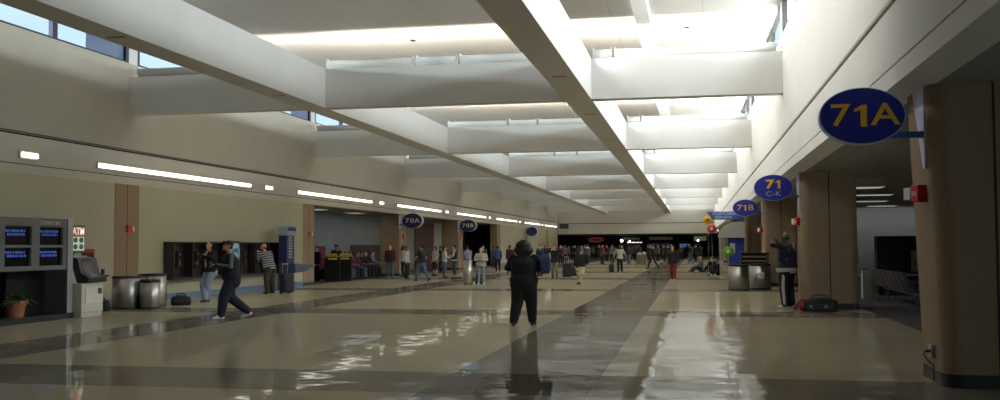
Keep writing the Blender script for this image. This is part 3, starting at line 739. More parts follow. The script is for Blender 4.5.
seat_row('row of dark gate seats farther inside, facing the same way', 7.6, 24.0, 9)
seat_row('row of dark gate seats near the pale end wall', 6.2, 44.0, 6)
t = thing('counter_end_panel', 'pale low panel at the far end of the dark gate seats', 'panel', (4.85, 30.9, 0.006))
bm = bmesh.new(); add_prism(bm, [(0.0, 0), (0.35, 0), (0.35, 0.7), (0.1, 0.86), (0.0, 0.86)], 'x', 0, 0.25); obj('panel', bm, mat('panel_grey', (150, 150, 146), 0.6), t, bevel=0.01)
box('cap', -0.02, 0.27, -0.02, 0.37, 0.86, 0.89, SEATF, t)
t = thing('display_partition', 'tall black partition cabinet standing behind the gate seats', 'partition', (5.62, 33.0, 0.006))
box('panel', 0, 2.6, 0, 0.5, 0.08, 1.86, mat('matte_black', (16, 15, 15), 0.9), t, 0.01); box('plinth', 0.05, 2.55, 0.04, 0.46, 0, 0.08, BLACKM, t); box('ledge', 0.3, 2.55, -0.1, 0.0, 0.62, 0.68, FIDS, t)
box('picture', 1.0, 1.3, -0.02, 0.0, 0.75, 1.4, mat('picture_brown', (110, 92, 56), 0.5, var=0.5, vscale=6), t)
t = thing('wall_camera', 'small dark camera on the pale end wall beside the second column', 'camera', (7.05, 51.9, 2.55))
box('housing', -0.22, 0.14, -0.3, 0, -0.14, 0.14, BLACK, t, 0.02); box('lens_cover', 0.14, 0.24, -0.26, -0.04, -0.08, 0.08, WHITE, t)
# rack behind right bins
t = thing('slatted_rack', 'dark slatted rack behind the steel bins', 'rack', (1.72, 38.5, 0))
for s in (0, 0.95): box('side_frame', s, s+0.05, 0, 0.35, 0, 1.26, BLACKM, t)
for z in (0.3, 0.55, 0.8, 0.98, 1.14): 
    box('shelf', 0.05, 0.95, 0.02, 0.33, z, z+0.05, mat('rack_slat', (132, 122, 106), 0.5), t)
box('top', -0.02, 1.02, -0.02, 0.37, 1.26, 1.32, BLACKM, t); box('back_panel', 0.0, 1.0, 0.35, 0.38, 0, 1.26, BLACKM, t)
# kiosk and awning past the rack
t = thing('service_kiosk', 'kiosk with grey barrel awning and blue front below Customer Service', 'kiosk', (1.2, 52.0, 0))
bm = bmesh.new(); pts = [(0.9*math.cos(math.radians(a)), 0.75*math.sin(math.radians(a))) for a in range(90, 181, 9)]
add_prism(bm, [(1.35, 2.0), (1.35, 2.78)]+[(0.95+u, 2.03+v) for u, v in pts]+[(0.05, 2.0)], 'y', 0, 1.6); obj('awning', bm, mat('awning_grey', (176, 176, 168), 0.5), t)
box('front_panel', 0.5, 1.3, 0.3, 0.9, 0.0, 1.98, mat('kiosk_blue', (44, 58, 150), 0.4), t, 0.01)
box('notice', 0.6, 0.85, 0.285, 0.3, 1.2, 1.7, LETW, t); box('post', 0.1, 0.16, 0.3, 0.36, 0, 2.0, STEELPOST, t); box('post', 0.1, 0.16, 1.3, 1.36, 0, 2.0, STEELPOST, t)
# balloons
def balloon(label, x, y, z, r, m, m2=None, weight=True):
    t = thing('balloon', label, 'balloon', (x, y, 0))
    bm = bmesh.new(); add_ball(bm, (0, 0, z), (r, r*0.55, r), 20, 12); obj('envelope', bm, m, t, smooth=True)
    if m2:
        bm = bmesh.new(); add_ball(bm, (0, -r*0.36, z), (r*0.45, r*0.25, r*0.45)); obj('printed_centre', bm, m2, t, smooth=True)
    bm = bmesh.new(); add_tube(bm, [(0, 0, z-r*0.98), (0.02, 0.01, z*0.5), (0, 0, 0.06)], 0.006, 5); obj('ribbon', bm, WHITE, t)
    bm = bmesh.new(); add_lathe(bm, [(0.07, 0), (0.07, 0.05), (0.03, 0.07)], 12); obj('weight', bm, BLACK, t)
balloon('shiny yellow balloon floating past the Customer Service sign', 0.74, 54.6, 2.95, 0.24, mat('foil_yellow', (226, 184, 40), 0.3), RED)
balloon('shiny red balloon floating under the yellow one', 0.95, 55.2, 2.5, 0.24, mat('foil_red', (206, 60, 60), 0.3), WHITE)
balloon('green balloon with yellow centre in front of the blue kiosk', 1.68, 51.2, 1.28, 0.27, mat('foil_green', (90, 170, 60), 0.35), mat('foil_lemon', (214, 200, 70), 0.35))

# far concourse signs ------------------------------------------------------------
NEON = emit('neon_red', (150, 50, 46), 0.5)
t = thing('neon_sign', 'oval red neon sign in the dark far concourse', 'sign', (-13.4, 139.8, 2.45))
bm = bmesh.new()
for s, w in ((1, 1.0), (0.72, 0.8)):
    pts = [(1.05*s*math.cos(2*PI*i/32), 0, 0.3*s*math.sin(2*PI*i/32)) for i in range(33)]; add_tube(bm, pts, 0.03, 6)
obj('neon_tube', bm, NEON, t); box('backing', -1.1, 1.1, 0.05, 0.1, -0.36, 0.36, BLACK, t); box('hanger', -0.03, 0.03, 0.06, 0.1, 0.36, 0.57, BLACK, t)
def lit_board(label, x0, x1, z0, z1, y, m, cat='sign', name='menu_board', lines=3):
    t = thing(name, label, cat, (x0, y, 0))
    box('case', -0.06, x1-x0+0.06, 0.02, 0.15, z0-0.06, z1+0.06, BLACK, t); bm = bmesh.new()
    h = (z1-z0)/lines
    for q in range(lines):
        x = 0.0; r_ = random.Random(q+int(x0*10))
        while x < x1-x0-0.1:
            w = min(r_.uniform(0.15, 0.6), x1-x0-x); add_box(bm, x, x+w, 0.0, 0.02, z0+q*h+h*0.2, z0+q*h+h*0.75); x += w+0.12
    obj('lit_rows', bm, m, t)
    for s in (0.2, x1-x0-0.2): box('bracket', s-0.04, s+0.04, 0.15, 0.25, (z0+z1)/2, 3.0195, BLACK, t)
GREENISH = emit('sign_olive', (110, 104, 60), 0.35); SCRW = emit('screen_white', (235, 240, 245), 1.6); SCRB = emit('screen_pale_blue', (90, 130, 200), 0.7); PALEG = emit('sign_pale_green', (96, 112, 88), 0.4)
lit_board('olive lit sign board, narrower of two in the far concourse', -9.6, -7.4, 2.4, 2.75, 139.6, GREENISH)
lit_board('olive lit sign board, wider of two in the far concourse', -6.0, -2.9, 2.4, 2.8, 139.6, GREENISH)
lit_board('white lit counter sign in the far concourse', -9.0, -7.0, 1.95, 2.15, 138.6, SCRW, lines=1)
lit_board('pale blue screen glowing between people in the far concourse', -1.9, -0.6, 1.3, 1.85, 138, SCRB, 'screen', 'screen')
lit_board('dim blue screen strip above heads in the far concourse', -6.2, -3.2, 1.55, 1.9, 138.6, emit('screen_dim_blue', (50, 70, 120), 0.3), 'screen', 'screen', 2)
t = thing('wall_panel', 'pale green panel at the right end of the far concourse', 'panel', (0.0, 139.5, 0)); box('panel', 0, 1.7, 0, 0.1, 2.25, 2.85, PALEG, t); box('frame', -0.1, 1.8, 0.1, 0.16, 2.15, 2.95, BLACK, t); box('bracket', 0.8, 0.9, 0.02, 0.1, 2.95, 3.02, BLACK, t)
LAMPW = emit('lamp_warm_white', (255, 246, 224), 6.0)
for n, (x, z, lab) in enumerate(((-14.5, 1.52, 'bright round lamp low in the dark far concourse'), (-9.75, 2.3, 'bright round lamp hung high in the far concourse'), (0.55, 2.3, 'small bright lamp on the pale green panel'), (-8.65, 2.2, 'second small lamp beside the high round one'))):
    t = thing('pendant_lamp', lab, 'lamp', (x, 138.2 if n != 2 else 139.3, z)); bm = bmesh.new(); add_ball(bm, (0, 0, 0), 0.2 if n < 2 else 0.13); obj('bulb', bm, LAMPW, t, smooth=True)
    bm = bmesh.new(); add_tube(bm, [(0, 0.01, 0.12), (0, 0.01, 3.02-z)], 0.012, 6); obj('rod', bm, BLACK, t)
# ------------------------------------------------------------------ people
SKIN_L = mat('skin_light', (196, 150, 122), 0.55); SKIN_M = mat('skin_tan', (168, 120, 92), 0.55); SKIN_D = mat('skin_brown', (92, 62, 48), 0.5)
HAIR_B = mat('hair_black', (20, 17, 16), 0.6); HAIR_N = mat('hair_brown', (58, 40, 28), 0.6); HAIR_G = mat('hair_grey', (120, 116, 110), 0.6)
EYE = mat('eye_dark', (24, 20, 20), 0.2)
def cloth(name, rgb, v=0.12): return mat('cloth_'+name, tuple(q*0.86 for q in rgb), 0.85, var=v, vscale=7, bump=0.25, bscale=14)
NAVY = cloth('navy', (26, 30, 48)); DNAVY = cloth('dark_navy', (22, 24, 36)); BLK = cloth('black', (17, 17, 19)); JEAN = cloth('denim', (92, 108, 134)); LJEAN = cloth('light_denim', (150, 162, 180))
WHT = cloth('white', (206, 204, 200)); CRM = cloth('cream', (196, 188, 168)); KHK = cloth('khaki', (124, 110, 84)); GRY = cloth('grey', (104, 104, 108)); DGRY = cloth('charcoal', (48, 48, 52))
REDC = cloth('red', (150, 28, 36)); LAV = cloth('lavender', (158, 146, 176)); BLU = cloth('blue', (62, 80, 130)); MAR = cloth('maroon', (84, 26, 32)); OLV = cloth('olive', (66, 62, 46)); TRACK = cloth('track_navy', (30, 32, 58))
SHOE_W = mat('shoe_white', (206, 206, 208), 0.5); SHOE_B = mat('shoe_black', (20, 19, 19), 0.4); SHOE_T = mat('shoe_tan', (130, 100, 70), 0.6)
def stripes(name, c1, c2, per, axis=2, warp=0.0):
    m = bpy.data.materials.new(name); m.use_nodes = True; nt = m.node_tree; b = nt.nodes['Principled BSDF']
    tc = nd(nt, 'ShaderNodeTexCoord'); sp = nd(nt, 'ShaderNodeSeparateXYZ'); nt.links.new(tc.outputs['Object'], sp.inputs[0])
    f = mth(nt, 'LESS_THAN', mth(nt, 'FLOORED_MODULO', mth(nt, 'ADD', sp.outputs[axis], mth(nt, 'MULTIPLY', sp.outputs[1], warp)), per), per*0.5)
    mx = nd(nt, 'ShaderNodeMix', data_type='RGBA'); nt.links.new(f, mx.inputs[0]); mx.inputs[6].default_value = (*lin(c1), 1); mx.inputs[7].default_value = (*lin(c2), 1)
    nt.links.new(mx.outputs[2], b.inputs['Base Color']); b.inputs['Roughness'].default_value = 0.9; return m
STRIPED = stripes('cloth_striped', (150, 152, 154), (52, 54, 60), 0.085, 2, 0.35)
m = bpy.data.materials.new('cloth_printed_cream'); m.use_nodes = True; nt = m.node_tree; b = nt.nodes['Principled BSDF']
tc = nd(nt, 'ShaderNodeTexCoord'); vo = nd(nt, 'ShaderNodeTexVoronoi'); vo.inputs['Scale'].default_value = 9; nt.links.new(tc.outputs['Object'], vo.inputs['Vector'])
rp = nd(nt, 'ShaderNodeValToRGB'); rp.color_ramp.elements[0].position = 0.28; rp.color_ramp.elements[0].color = (*lin((90, 84, 70)), 1); rp.color_ramp.elements[1].position = 0.36; rp.color_ramp.elements[1].color = (*lin((212, 202, 176)), 1)
nt.links.new(vo.outputs['Distance'], rp.inputs['Fac']); nt.links.new(rp.outputs['Color'], b.inputs['Base Color']); b.inputs['Roughness'].default_value = 0.9
PRINT = m

def V(*a): return Vector(a)
def loft(bm, secs, n=20):
    """closed body of elliptical rings: (z, cx, cy, rx, ry)"""
    rings = []
    for z, cx, cy, rx, ry in secs:
        rings.append([bm.verts.new((cx+rx*math.cos(2*PI*i/n), cy+ry*math.sin(2*PI*i/n), z)) for i in range(n)])
    for A, B in zip(rings, rings[1:]):
        for i in range(n): bm.faces.new((A[i], A[(i+1) % n], B[(i+1) % n], B[i]))
    bm.faces.new(rings[0][::-1]); bm.faces.new(rings[-1])
def fuse(name, bm, m, parent, voxel, smooth=6):
    """one continuous skin over the overlapping closed shapes"""
    bmesh.ops.recalc_face_normals(bm, faces=bm.faces[:])
    me = bpy.data.meshes.new(name); bm.to_mesh(me); bm.free()
    o = bpy.data.objects.new(name, me); C.objects.link(o)
    r = o.modifiers.new('r', 'REMESH'); r.mode = 'VOXEL'; r.voxel_size = voxel
    s = o.modifiers.new('s', 'SMOOTH'); s.factor = 0.5; s.iterations = smooth
    dg = bpy.context.evaluated_depsgraph_get(); dg.update()
    m2 = bpy.data.meshes.new_from_object(o.evaluated_get(dg))
    o.modifiers.clear(); o.data = m2; bpy.data.meshes.remove(me); m2.name = name
    m2.materials.clear(); m2.materials.append(m)
    for p in m2.polygons: p.use_smooth = True
    o.parent = parent
    return o

def person(label, x, y, rotz, h=1.75, skin=SKIN_L, hair=HAIR_B, hairstyle='short', top=NAVY, bottom=JEAN, shoes=SHOE_B, sleeve='long', legs='trousers',
           girth=1.0, legw=1.0, lean=(0, 0), drop=0.0, L=None, R=None, legL=None, legR=None, headturn=0.0, headpitch=0.0, detail=1, top_z=0.86, extra=None, group=None, z=0.0, jacket=None, head_off=(0, 0)):
    """faces local +Y; L/R = (elbow, wrist); legL/legR = (knee, ankle, toe direction)"""
    t = thing('person', label, 'person', (x, y, z), rotz, group)
    k = h/1.75
    vox = {2: 0.0085, 1: 0.014, 0: 0.02}[detail]
    g = girth
    def U(p):           # upper body point: lean and drop
        p = Vector(p); dz = max(0.0, p.z-0.9)
        return Vector((p.x+lean[0]*dz, p.y+lean[1]*dz, p.z-drop))
    def T(p): return Vector(p)*k
    gs = 1+(g-1)*0.35
    sh = {1: U((0.185*gs, -0.005, 1.41)), -1: U((-0.185*gs, -0.005, 1.41))}
    arms = {}
    for s, A in ((-1, L), (1, R)):
        el, wr = A if A else ((s*0.235*gs, -0.03, 1.13), (s*0.235*gs, 0.05, 0.88))
        arms[s] = (U(el) if len(el) == 3 else None, U(wr))
    hipx = 0.088*gs
    lg = {}
    for s, A in ((-1, legL), (1, legR)):
        kn, an, td = A if A else ((s*0.1*gs, 0.02, 0.49), (s*0.105*gs, -0.03, 0.085), (s*0.12, 1))
        lg[s] = (V(s*hipx, 0, 0.9-drop), V(*kn), V(*an), V(td[0], td[1], td[2] if len(td) > 2 else 0).normalized())
    hc = U((head_off[0], 0.02+head_off[1], 1.625)); cr, sr = math.cos(headturn), math.sin(headturn)
    HM = Matrix.Translation(hc) @ Matrix.Rotation(headturn, 4, 'Z') @ Matrix.Rotation(-headpitch, 4, 'X')
    def hp(a, b_, c): return HM @ Vector((a, b_, c))
    def torso(bm, e, z0, z1, flare=0.0):
        S_ = [(0.80, 0.10*g, 0.085*g), (0.86, 0.155*g, 0.115*g), (0.94, 0.168*g, 0.122*g), (1.06, 0.148*g, 0.108*g), (1.18, 0.155*g, 0.112*g), (1.30, 0.17*(g*0.7+0.3), 0.118*(g*0.8+0.2)), (1.38, 0.168*gs, 0.1*gs), (1.435, 0.125*gs, 0.08), (1.465, 0.07, 0.062)]
        pts = []
        zs = sorted(set([z0, z1]+[q[0] for q in S_ if z0 < q[0] < z1]))
        for z_ in zs:
            for (a, rx, ry), (b2, rx2, ry2) in zip(S_, S_[1:]):
                if a <= z_ <= b2:
                    u = (z_-a)/(b2-a); q = U((0, 0, z_)); fl = flare*(max(0.0, 1.02-z_)/0.16)
                    pts.append((q.z, q.x, q.y, rx+(rx2-rx)*u+e+fl, ry+(ry2-ry)*u+e+fl)); break
        pts = [(a*k, b2*k, c*k, d*k, e_*k) for a, b2, c, d, e_ in pts]
        loft(bm, pts)
    def cap(bm, a, b2, ra, rb): add_caps(bm, T(a), T(b2), ra*k, rb*k)
    def ball(bm, c, r): add_ball(bm, T(c), tuple(v*k for v in r) if isinstance(r, tuple) else r*k)
    # body, one surface
    bm = bmesh.new()
    torso(bm, -0.012, 0.83, 1.465)
    cap(bm, U((0, -0.005, 1.42)), hp(0, -0.02, -0.06), 0.056, 0.052)
    def head(bm):
        for c, r in (((0, -0.012, 0.025), (0.074, 0.092, 0.088)), ((0, 0.018, -0.045), (0.058, 0.07, 0.068))):
            gme = bmesh.ops.create_uvsphere(bm, u_segments=18, v_segments=14, radius=1, matrix=Matrix.Diagonal((k, k, k, 1)) @ HM @ Matrix.Translation(c) @ Matrix.Diagonal((*r, 1)))
        cap(bm, hp(0, 0.075, 0.0), hp(0, 0.1, -0.035), 0.011, 0.016)          # nose
        cap(bm, hp(-0.02, 0.084, -0.072), hp(0.02, 0.084, -0.072), 0.009, 0.009)  # mouth
        cap(bm, hp(0, 0.07, -0.105), hp(0, 0.074, -0.098), 0.022, 0.02)        # chin
        cap(bm, hp(-0.035, 0.074, 0.025), hp(0.035, 0.074, 0.025), 0.012, 0.012)  # brow
        for s in (-1, 1): cap(bm, hp(s*0.074, -0.008, -0.025), hp(s*0.08, -0.016, 0.018), 0.012, 0.017)
    head(bm)
    for s in (-1, 1):
        el, wr = arms[s]
        cap(bm, sh[s], el, 0.047, 0.036); cap(bm, el, wr, 0.037, 0.025)
        d = (wr-el).normalized(); side = d.cross(V(0, 0, 1) if abs(d.z) < 0.9 else V(0, 1, 0)).normalized(); nrm = d.cross(side)*(-1 if s > 0 else 1)
        if abs(d.z) > 0.7: side, nrm = V(0, 1, 0)-d*d.y, V(-s, 0, 0)
        side.normalize(); nrm = (nrm-d*nrm.dot(d)).normalized()
        for q in range(4):                                                # palm and four fingers
            off = (-0.03+0.02*q); kn = wr+d*(0.085-0.004*abs(q-1.4))+side*off
            cap(bm, wr+side*off*0.55, kn, 0.0145, 0.012)
            ln = (0.062, 0.075, 0.08, 0.07)[q]; c1 = 0.35+0.08*q
            m1 = kn+(d*math.cos(c1)+nrm*math.sin(c1))*ln*0.55; m2_ = m1+(d*math.cos(c1+0.7)+nrm*math.sin(c1+0.7))*ln*0.5
            cap(bm, kn, m1, 0.0098, 0.009); cap(bm, m1, m2_, 0.009, 0.0075)
        th = wr+d*0.025+side*0.03; t1 = th+(side*0.7+d*0.55+nrm*0.3).normalized()*0.042
        cap(bm, th-side*0.01, t1, 0.013, 0.011); cap(bm, t1, t1+(d*0.85+side*0.2+nrm*0.4).normalized()*0.034, 0.0105, 0.008)
        hip, kn, an, td = lg[s]
        cap(bm, hip, kn, 0.078*gs, 0.053); cap(bm, kn, kn+(an-kn)*0.35, 0.052, 0.053); cap(bm, kn+(an-kn)*0.35, an, 0.053, 0.036)
        fo = V(0, 0, 0.045)
        cap(bm, an-td*0.03-V(0, 0, 0.035), an+td*0.16-V(0, 0, 0.055), 0.034, 0.024)
    body = fuse('body', bm, skin, t, vox*k, 3)
    if detail == 2:
        for s in (-1, 1):
            bm = bmesh.new(); ball(bm, hp(s*0.032, 0.079, 0.003), 0.011); obj('eye', bm, EYE, t, smooth=True)
    # trousers / skirt / shorts
    bm = bmesh.new()
    torso(bm, 0.012, 0.80, 1.04)
    for s in (-1, 1):
        hip, kn, an, td = lg[s]
        if legs == 'shorts':
            cap(bm, hip, hip+(kn-hip)*0.85, 0.108*gs, 0.105*gs)
        elif legs == 'skirt':
            cap(bm, hip, hip+(kn-hip)*1.05, 0.12*gs, 0.12*gs); cap(bm, V(0, 0, 0.86-drop), V(0, (lg[1][1].y+lg[-1][1].y)/2, kn.z+0.0), 0.12, 0.13)
        else:
            lo = an+(kn-an)*0.08
            cap(bm, hip, kn, 0.1*gs*(legw*0.8+0.2), 0.078*(gs*0.6+0.4)*legw); cap(bm, kn, lo, 0.078*(gs*0.6+0.4)*legw, 0.07*(gs*0.6+0.4)*min(legw, 1.15))
            cap(bm, hip+V(0, -0.03, -0.02), hip+V(0, -0.03, -0.06), 0.1*gs*legw, 0.1*gs*legw)
    fuse({'shorts': 'shorts', 'skirt': 'skirt'}.get(legs, 'trousers'), bm, bottom, t, vox*k*1.1)
    # top
    bm = bmesh.new()
    torso(bm, 0.026, top_z, 1.462, 0.012)
    for s in (-1, 1):
        el, wr = arms[s]
        cap(bm, sh[s]-V(s*0.02, 0, 0), sh[s], 0.066, 0.066)
        if sleeve == 'long': cap(bm, sh[s], el, 0.067, 0.056); cap(bm, el, wr-(wr-el)*0.06, 0.056, 0.042)
        elif sleeve == 'short': cap(bm, sh[s], sh[s]+(el-sh[s])*0.72, 0.068, 0.066)
        else: cap(bm, sh[s], sh[s]+(el-sh[s])*0.1, 0.066, 0.062)
    fuse('top', bm, top, t, vox*k*1.1)
    # shoes
    for s in (-1, 1):
        hip, kn, an, td = lg[s]; bm = bmesh.new(); dn = V(0, 0, -1)
        cap(bm, an+V(0, 0, -0.01), an-td*0.035+dn*0.045, 0.046, 0.04); cap(bm, an-td*0.04+dn*0.047, an+td*0.17+dn*0.053, 0.038, 0.034); cap(bm, an+td*0.05+dn*0.02, an+td*0.15+dn*0.05, 0.04, 0.036)
        so = fuse('shoe', bm, shoes, t, vox*k, 3)
        if drop == 0.0:
            zmin = min(v.co.z for v in so.data.vertices)
            if zmin < 0:
                for v in so.data.vertices: v.co.z = max(v.co.z, 0.0)
    # hair or hat
    bm = bmesh.new()
    def hb(c, r):
        bmesh.ops.create_uvsphere(bm, u_segments=18, v_segments=14, radius=1, matrix=Matrix.Diagonal((k, k, k, 1)) @ HM @ Matrix.Translation(c) @ Matrix.Diagonal((*r, 1)))
    nm = 'hair'
    if hairstyle == 'short': hb((0, -0.028, 0.048), (0.083, 0.094, 0.078)); hb((0, -0.055, 0.0), (0.074, 0.058, 0.07))
    elif hairstyle == 'bald': hb((0, -0.06, -0.02), (0.07, 0.045, 0.04))
    elif hairstyle == 'bob': hb((0, -0.03, 0.045), (0.092, 0.1, 0.086)); hb((0, -0.06, -0.05), (0.1, 0.065, 0.11)); hb((0.065, -0.02, -0.05), (0.035, 0.05, 0.09)); hb((-0.065, -0.02, -0.05), (0.035, 0.05, 0.09))
    elif hairstyle == 'big': hb((0, -0.035, 0.03), (0.165, 0.15, 0.105)); hb((0.085, -0.05, -0.07), (0.12, 0.12, 0.11)); hb((-0.085, -0.05, -0.07), (0.12, 0.12, 0.11)); hb((0, -0.09, -0.06), (0.15, 0.09, 0.13)); hb((0, -0.03, 0.07), (0.11, 0.11, 0.08)); hb((0, -0.055, -0.13), (0.16, 0.1, 0.08))
    elif hairstyle == 'long': hb((0, -0.03, 0.045), (0.09, 0.1, 0.085)); hb((0, -0.07, -0.08), (0.09, 0.05, 0.16))
    elif hairstyle == 'pony': hb((0, -0.03, 0.045), (0.085, 0.096, 0.08)); hb((0, -0.125, 0.02), (0.03, 0.035, 0.035)); hb((0, -0.14, -0.06), (0.03, 0.03, 0.08))
    elif hairstyle == 'cap':
        nm = 'cap'; hb((0, -0.012, 0.062), (0.088, 0.1, 0.068)); cap(bm, hp(-0.035, 0.09, 0.05), hp(-0.03, 0.135, 0.036), 0.022, 0.012); cap(bm, hp(0.035, 0.09, 0.05), hp(0.03, 0.135, 0.036), 0.022, 0.012); cap(bm, hp(0, 0.09, 0.052), hp(0, 0.145, 0.036), 0.022, 0.012); hb((0, -0.06, 0.0), (0.075, 0.05, 0.06))
    fuse(nm, bm, hair, t, vox*k, 2)
    P_ = dict(t=t, k=k, T=T, U=U, cap=cap, ball=ball, torso=torso, arms=arms, sh=sh, lg=lg, hp=hp, vox=vox*k)
    if extra: extra(P_)
    return t

# --- woman in black, seen from behind
def ex(p):
    bm = bmesh.new(); p['torso'](bm, 0.03, 1.3, 1.45); fuse('collar', bm, BLK, p['t'], p['vox'])
person('person with big round dark hair in black clothes walking away mid-hall', -3.38, 19.95, 0.03, 1.71, SKIN_M, HAIR_B, 'big', BLK, BLK, SHOE_B, girth=1.62, legw=1.5,
       L=((-0.36, 0.04, 1.18), (-0.2, 0.26, 1.14)), R=((0.36, 0.02, 1.17), (0.24, 0.24, 1.12)), legL=((-0.14, 0.03, 0.5), (-0.2, -0.13, 0.085), (-0.2, 1)), legR=((0.14, 0.1, 0.5), (0.16, 0.12, 0.085), (0.25, 1)), detail=2, top_z=0.82)
t = thing('shoulder_bag', 'blue grey shoulder bag under the arm of the black-clad walker', 'bag', (-2.95, 20.0, 0), 0.1)
bm = bmesh.new(); add_box(bm, -0.09, 0.11, -0.17, 0.15, 1.05, 1.44)
bmesh.ops.subdivide_edges(bm, edges=bm.edges[:], cuts=4, use_grid_fill=True)
for v in bm.verts:
    c = (v.co.z-1.245)/0.195; v.co.x *= 1-0.3*c*c; v.co.y *= 1-0.25*c*c*(1 if c > 0 else 0.4)
BAGBLUE = cloth('bag_blue', (56, 70, 104)); obj('bag_body', bm, BAGBLUE, t, smooth=True)
bm = bmesh.new(); add_tube(bm, [(0.0, -0.1, 1.4), (-0.08, -0.1, 1.45), (-0.17, -0.02, 1.5), (-0.12, 0.08, 1.45), (0.0, 0.1, 1.38)], 0.014, 8); obj('strap', bm, DNAVY, t)
bm = bmesh.new(); add_box(bm, 0.06, 0.125, -0.1, 0.09, 1.1, 1.27); obj('pocket', bm, GRY, t, bevel=0.02)

# --- man walking left past the telephones
def ex(p):
    for s in (-1, 1):
        el, wr = p['arms'][s]; bm = bmesh.new()
        o = V(0, 0, 0.03)
        p['cap'](bm, p['sh'][s]+V(s*0.03, 0, 0.02), el+V(s*0.03, 0, 0.0), 0.048, 0.045); p['cap'](bm, el+V(s*0.02, 0, 0.01), wr+(el-wr)*0.2+V(s*0.012, 0, 0.012), 0.046, 0.038)
        fuse('sleeve_stripe', bm, GRY, p['t'], p['vox'])
    bm = bmesh.new(); p['torso'](bm, 0.034, 0.92, 1.44); fuse('vest', bm, BLK, p['t'], p['vox'])
wm = person('person in dark cap and navy clothes striding past the telephones with hands together', -10.28, 21.1, math.radians(125), 1.76, SKIN_M, HAIR_B, 'cap', DNAVY, NAVY, SHOE_W, girth=1.5, legw=1.45, lean=(0, 0.08),
       L=((-0.33, 0.05, 1.16), (-0.05, 0.34, 1.2)), R=((0.33, 0.06, 1.16), (0.08, 0.34, 1.21)), legL=((-0.12, 0.18, 0.5), (-0.13, 0.24, 0.085), (-0.1, 1)), legR=((0.12, 0.03, 0.5), (0.15, -0.42, 0.13), (0.3, 1, -0.35)), headpitch=-0.35, detail=2, extra=ex, top_z=0.88)
ph = thing('mobile_phone', 'small dark phone held by the striding person in navy', 'phone', (-10.28, 21.1, 0), math.radians(125))
bm = bmesh.new(); add_box(bm, -0.035, 0.05, 0.43, 0.442, 1.19, 1.3); obj('case', bm, BLACK, ph, bevel=0.004)
box('screen', -0.028, 0.043, 0.426, 0.43, 1.2, 1.29, SCREEN, ph)

# --- man in jeans at the telephones
def ex(p):
    bm = bmesh.new()
    A = p['U'](V(0, 0.0, 1.44)); 
    q = [(z, 0.0, 0.0) for z in (0.9, 1.05, 1.2, 1.34, 1.42)]
    for (z1, _, _), (z2, _, _) in zip(q, q[1:]):
        p['cap'](bm, p['U'](V(-0.01, 0.115 if z1 < 1.3 else 0.1, z1)), p['U'](V(-0.01, 0.115 if z2 < 1.3 else 0.075, z2)), 0.055, 0.052)
    fuse('white_shirt', bm, WHT, p['t'], p['vox'])
person('person in dark jacket over white shirt and light jeans leaning at the telephones', -14.12, 27.6, math.radians(150), 1.79, SKIN_L, HAIR_N, 'short', BLK, LJEAN, SHOE_B, girth=1.2, legw=1.25, lean=(-0.02, 0.06),
       L=((-0.33, 0.1, 1.22), (-0.15, 0.2, 1.34)), R=((0.3, 0.02, 1.17), (0.2, 0.25, 1.12)), legL=((-0.08, 0.14, 0.5), (-0.02, 0.1, 0.085), (0.1, 1)), legR=((0.06, 0.2, 0.5), (-0.16, 0.26, 0.085), (-0.3, 1)), headturn=0.55, headpitch=-0.3, detail=2, extra=ex)
# --- striped shirt at the telephones
person('person in striped shirt hunched over a telephone, back turned', -14.5, 32.7, math.radians(62), 1.76, SKIN_L, HAIR_N, 'bald', STRIPED, OLV, SHOE_B, girth=1.35, legw=1.3, lean=(-0.1, 0.32),
       L=((-0.3, 0.1, 1.2), (-0.14, 0.24, 1.42)), R=((0.3, 0.12, 1.17), (0.16, 0.34, 1.15)), headpitch=-0.45, headturn=0.5, detail=1)
# --- man in the track suit by the second column
def ex(p):
    bm = bmesh.new(); p['torso'](bm, 0.03, 0.8, 0.93, 0.012); fuse('shirt_hem', bm, WHT, p['t'], p['vox'])
    for s in (-1, 1):
        hip, kn, an, td = p['lg'][s]; bm = bmesh.new()
        o = V(s*0.075, -0.035, 0)
        p['cap'](bm, hip+o+V(0, 0, -0.06), kn+V(s*0.066, -0.035, 0), 0.053, 0.042); p['cap'](bm, kn+V(s*0.066, -0.035, 0), an+V(s*0.055, -0.02, 0.03), 0.042, 0.038); fuse('side_stripe', bm, WHT, p['t'], p['vox'])
    bm = bmesh.new(); a = p['U'](V(-0.16, -0.14, 1.05)); pts = [p['U'](V(-0.2, -0.12, 1.12)), p['U'](V(-0.05, -0.155, 1.25)), p['U'](V(0.1, -0.135, 1.38)), p['U'](V(0.17, -0.06, 1.475))]
    add_tube(bm, [p['T'](q) for q in pts], 0.012, 8); obj('jacket_piping', bm, WHT, p['t'])
person('person in navy track suit with white leg stripes standing by the column, arms raised', 2.3, 26.3, math.radians(52), 1.93, SKIN_D, HAIR_B, 'bald', TRACK, TRACK, SHOE_W, girth=1.55, legw=1.2,
       L=((-0.47, 0.06, 1.45), (-0.2, 0.22, 1.5)), R=((0.26, 0.16, 1.24), (0.07, 0.26, 1.5)), headturn=-0.1, detail=2, extra=ex, top_z=0.9)
t = thing('mobile_phone', 'small pale phone held up by the track suit person', 'phone', (2.3, 26.3, 0), math.radians(75))
box('case', -0.16, -0.06, 0.345, 0.357, 1.66, 1.76, MATS['cloth_white'], t, 0.004)

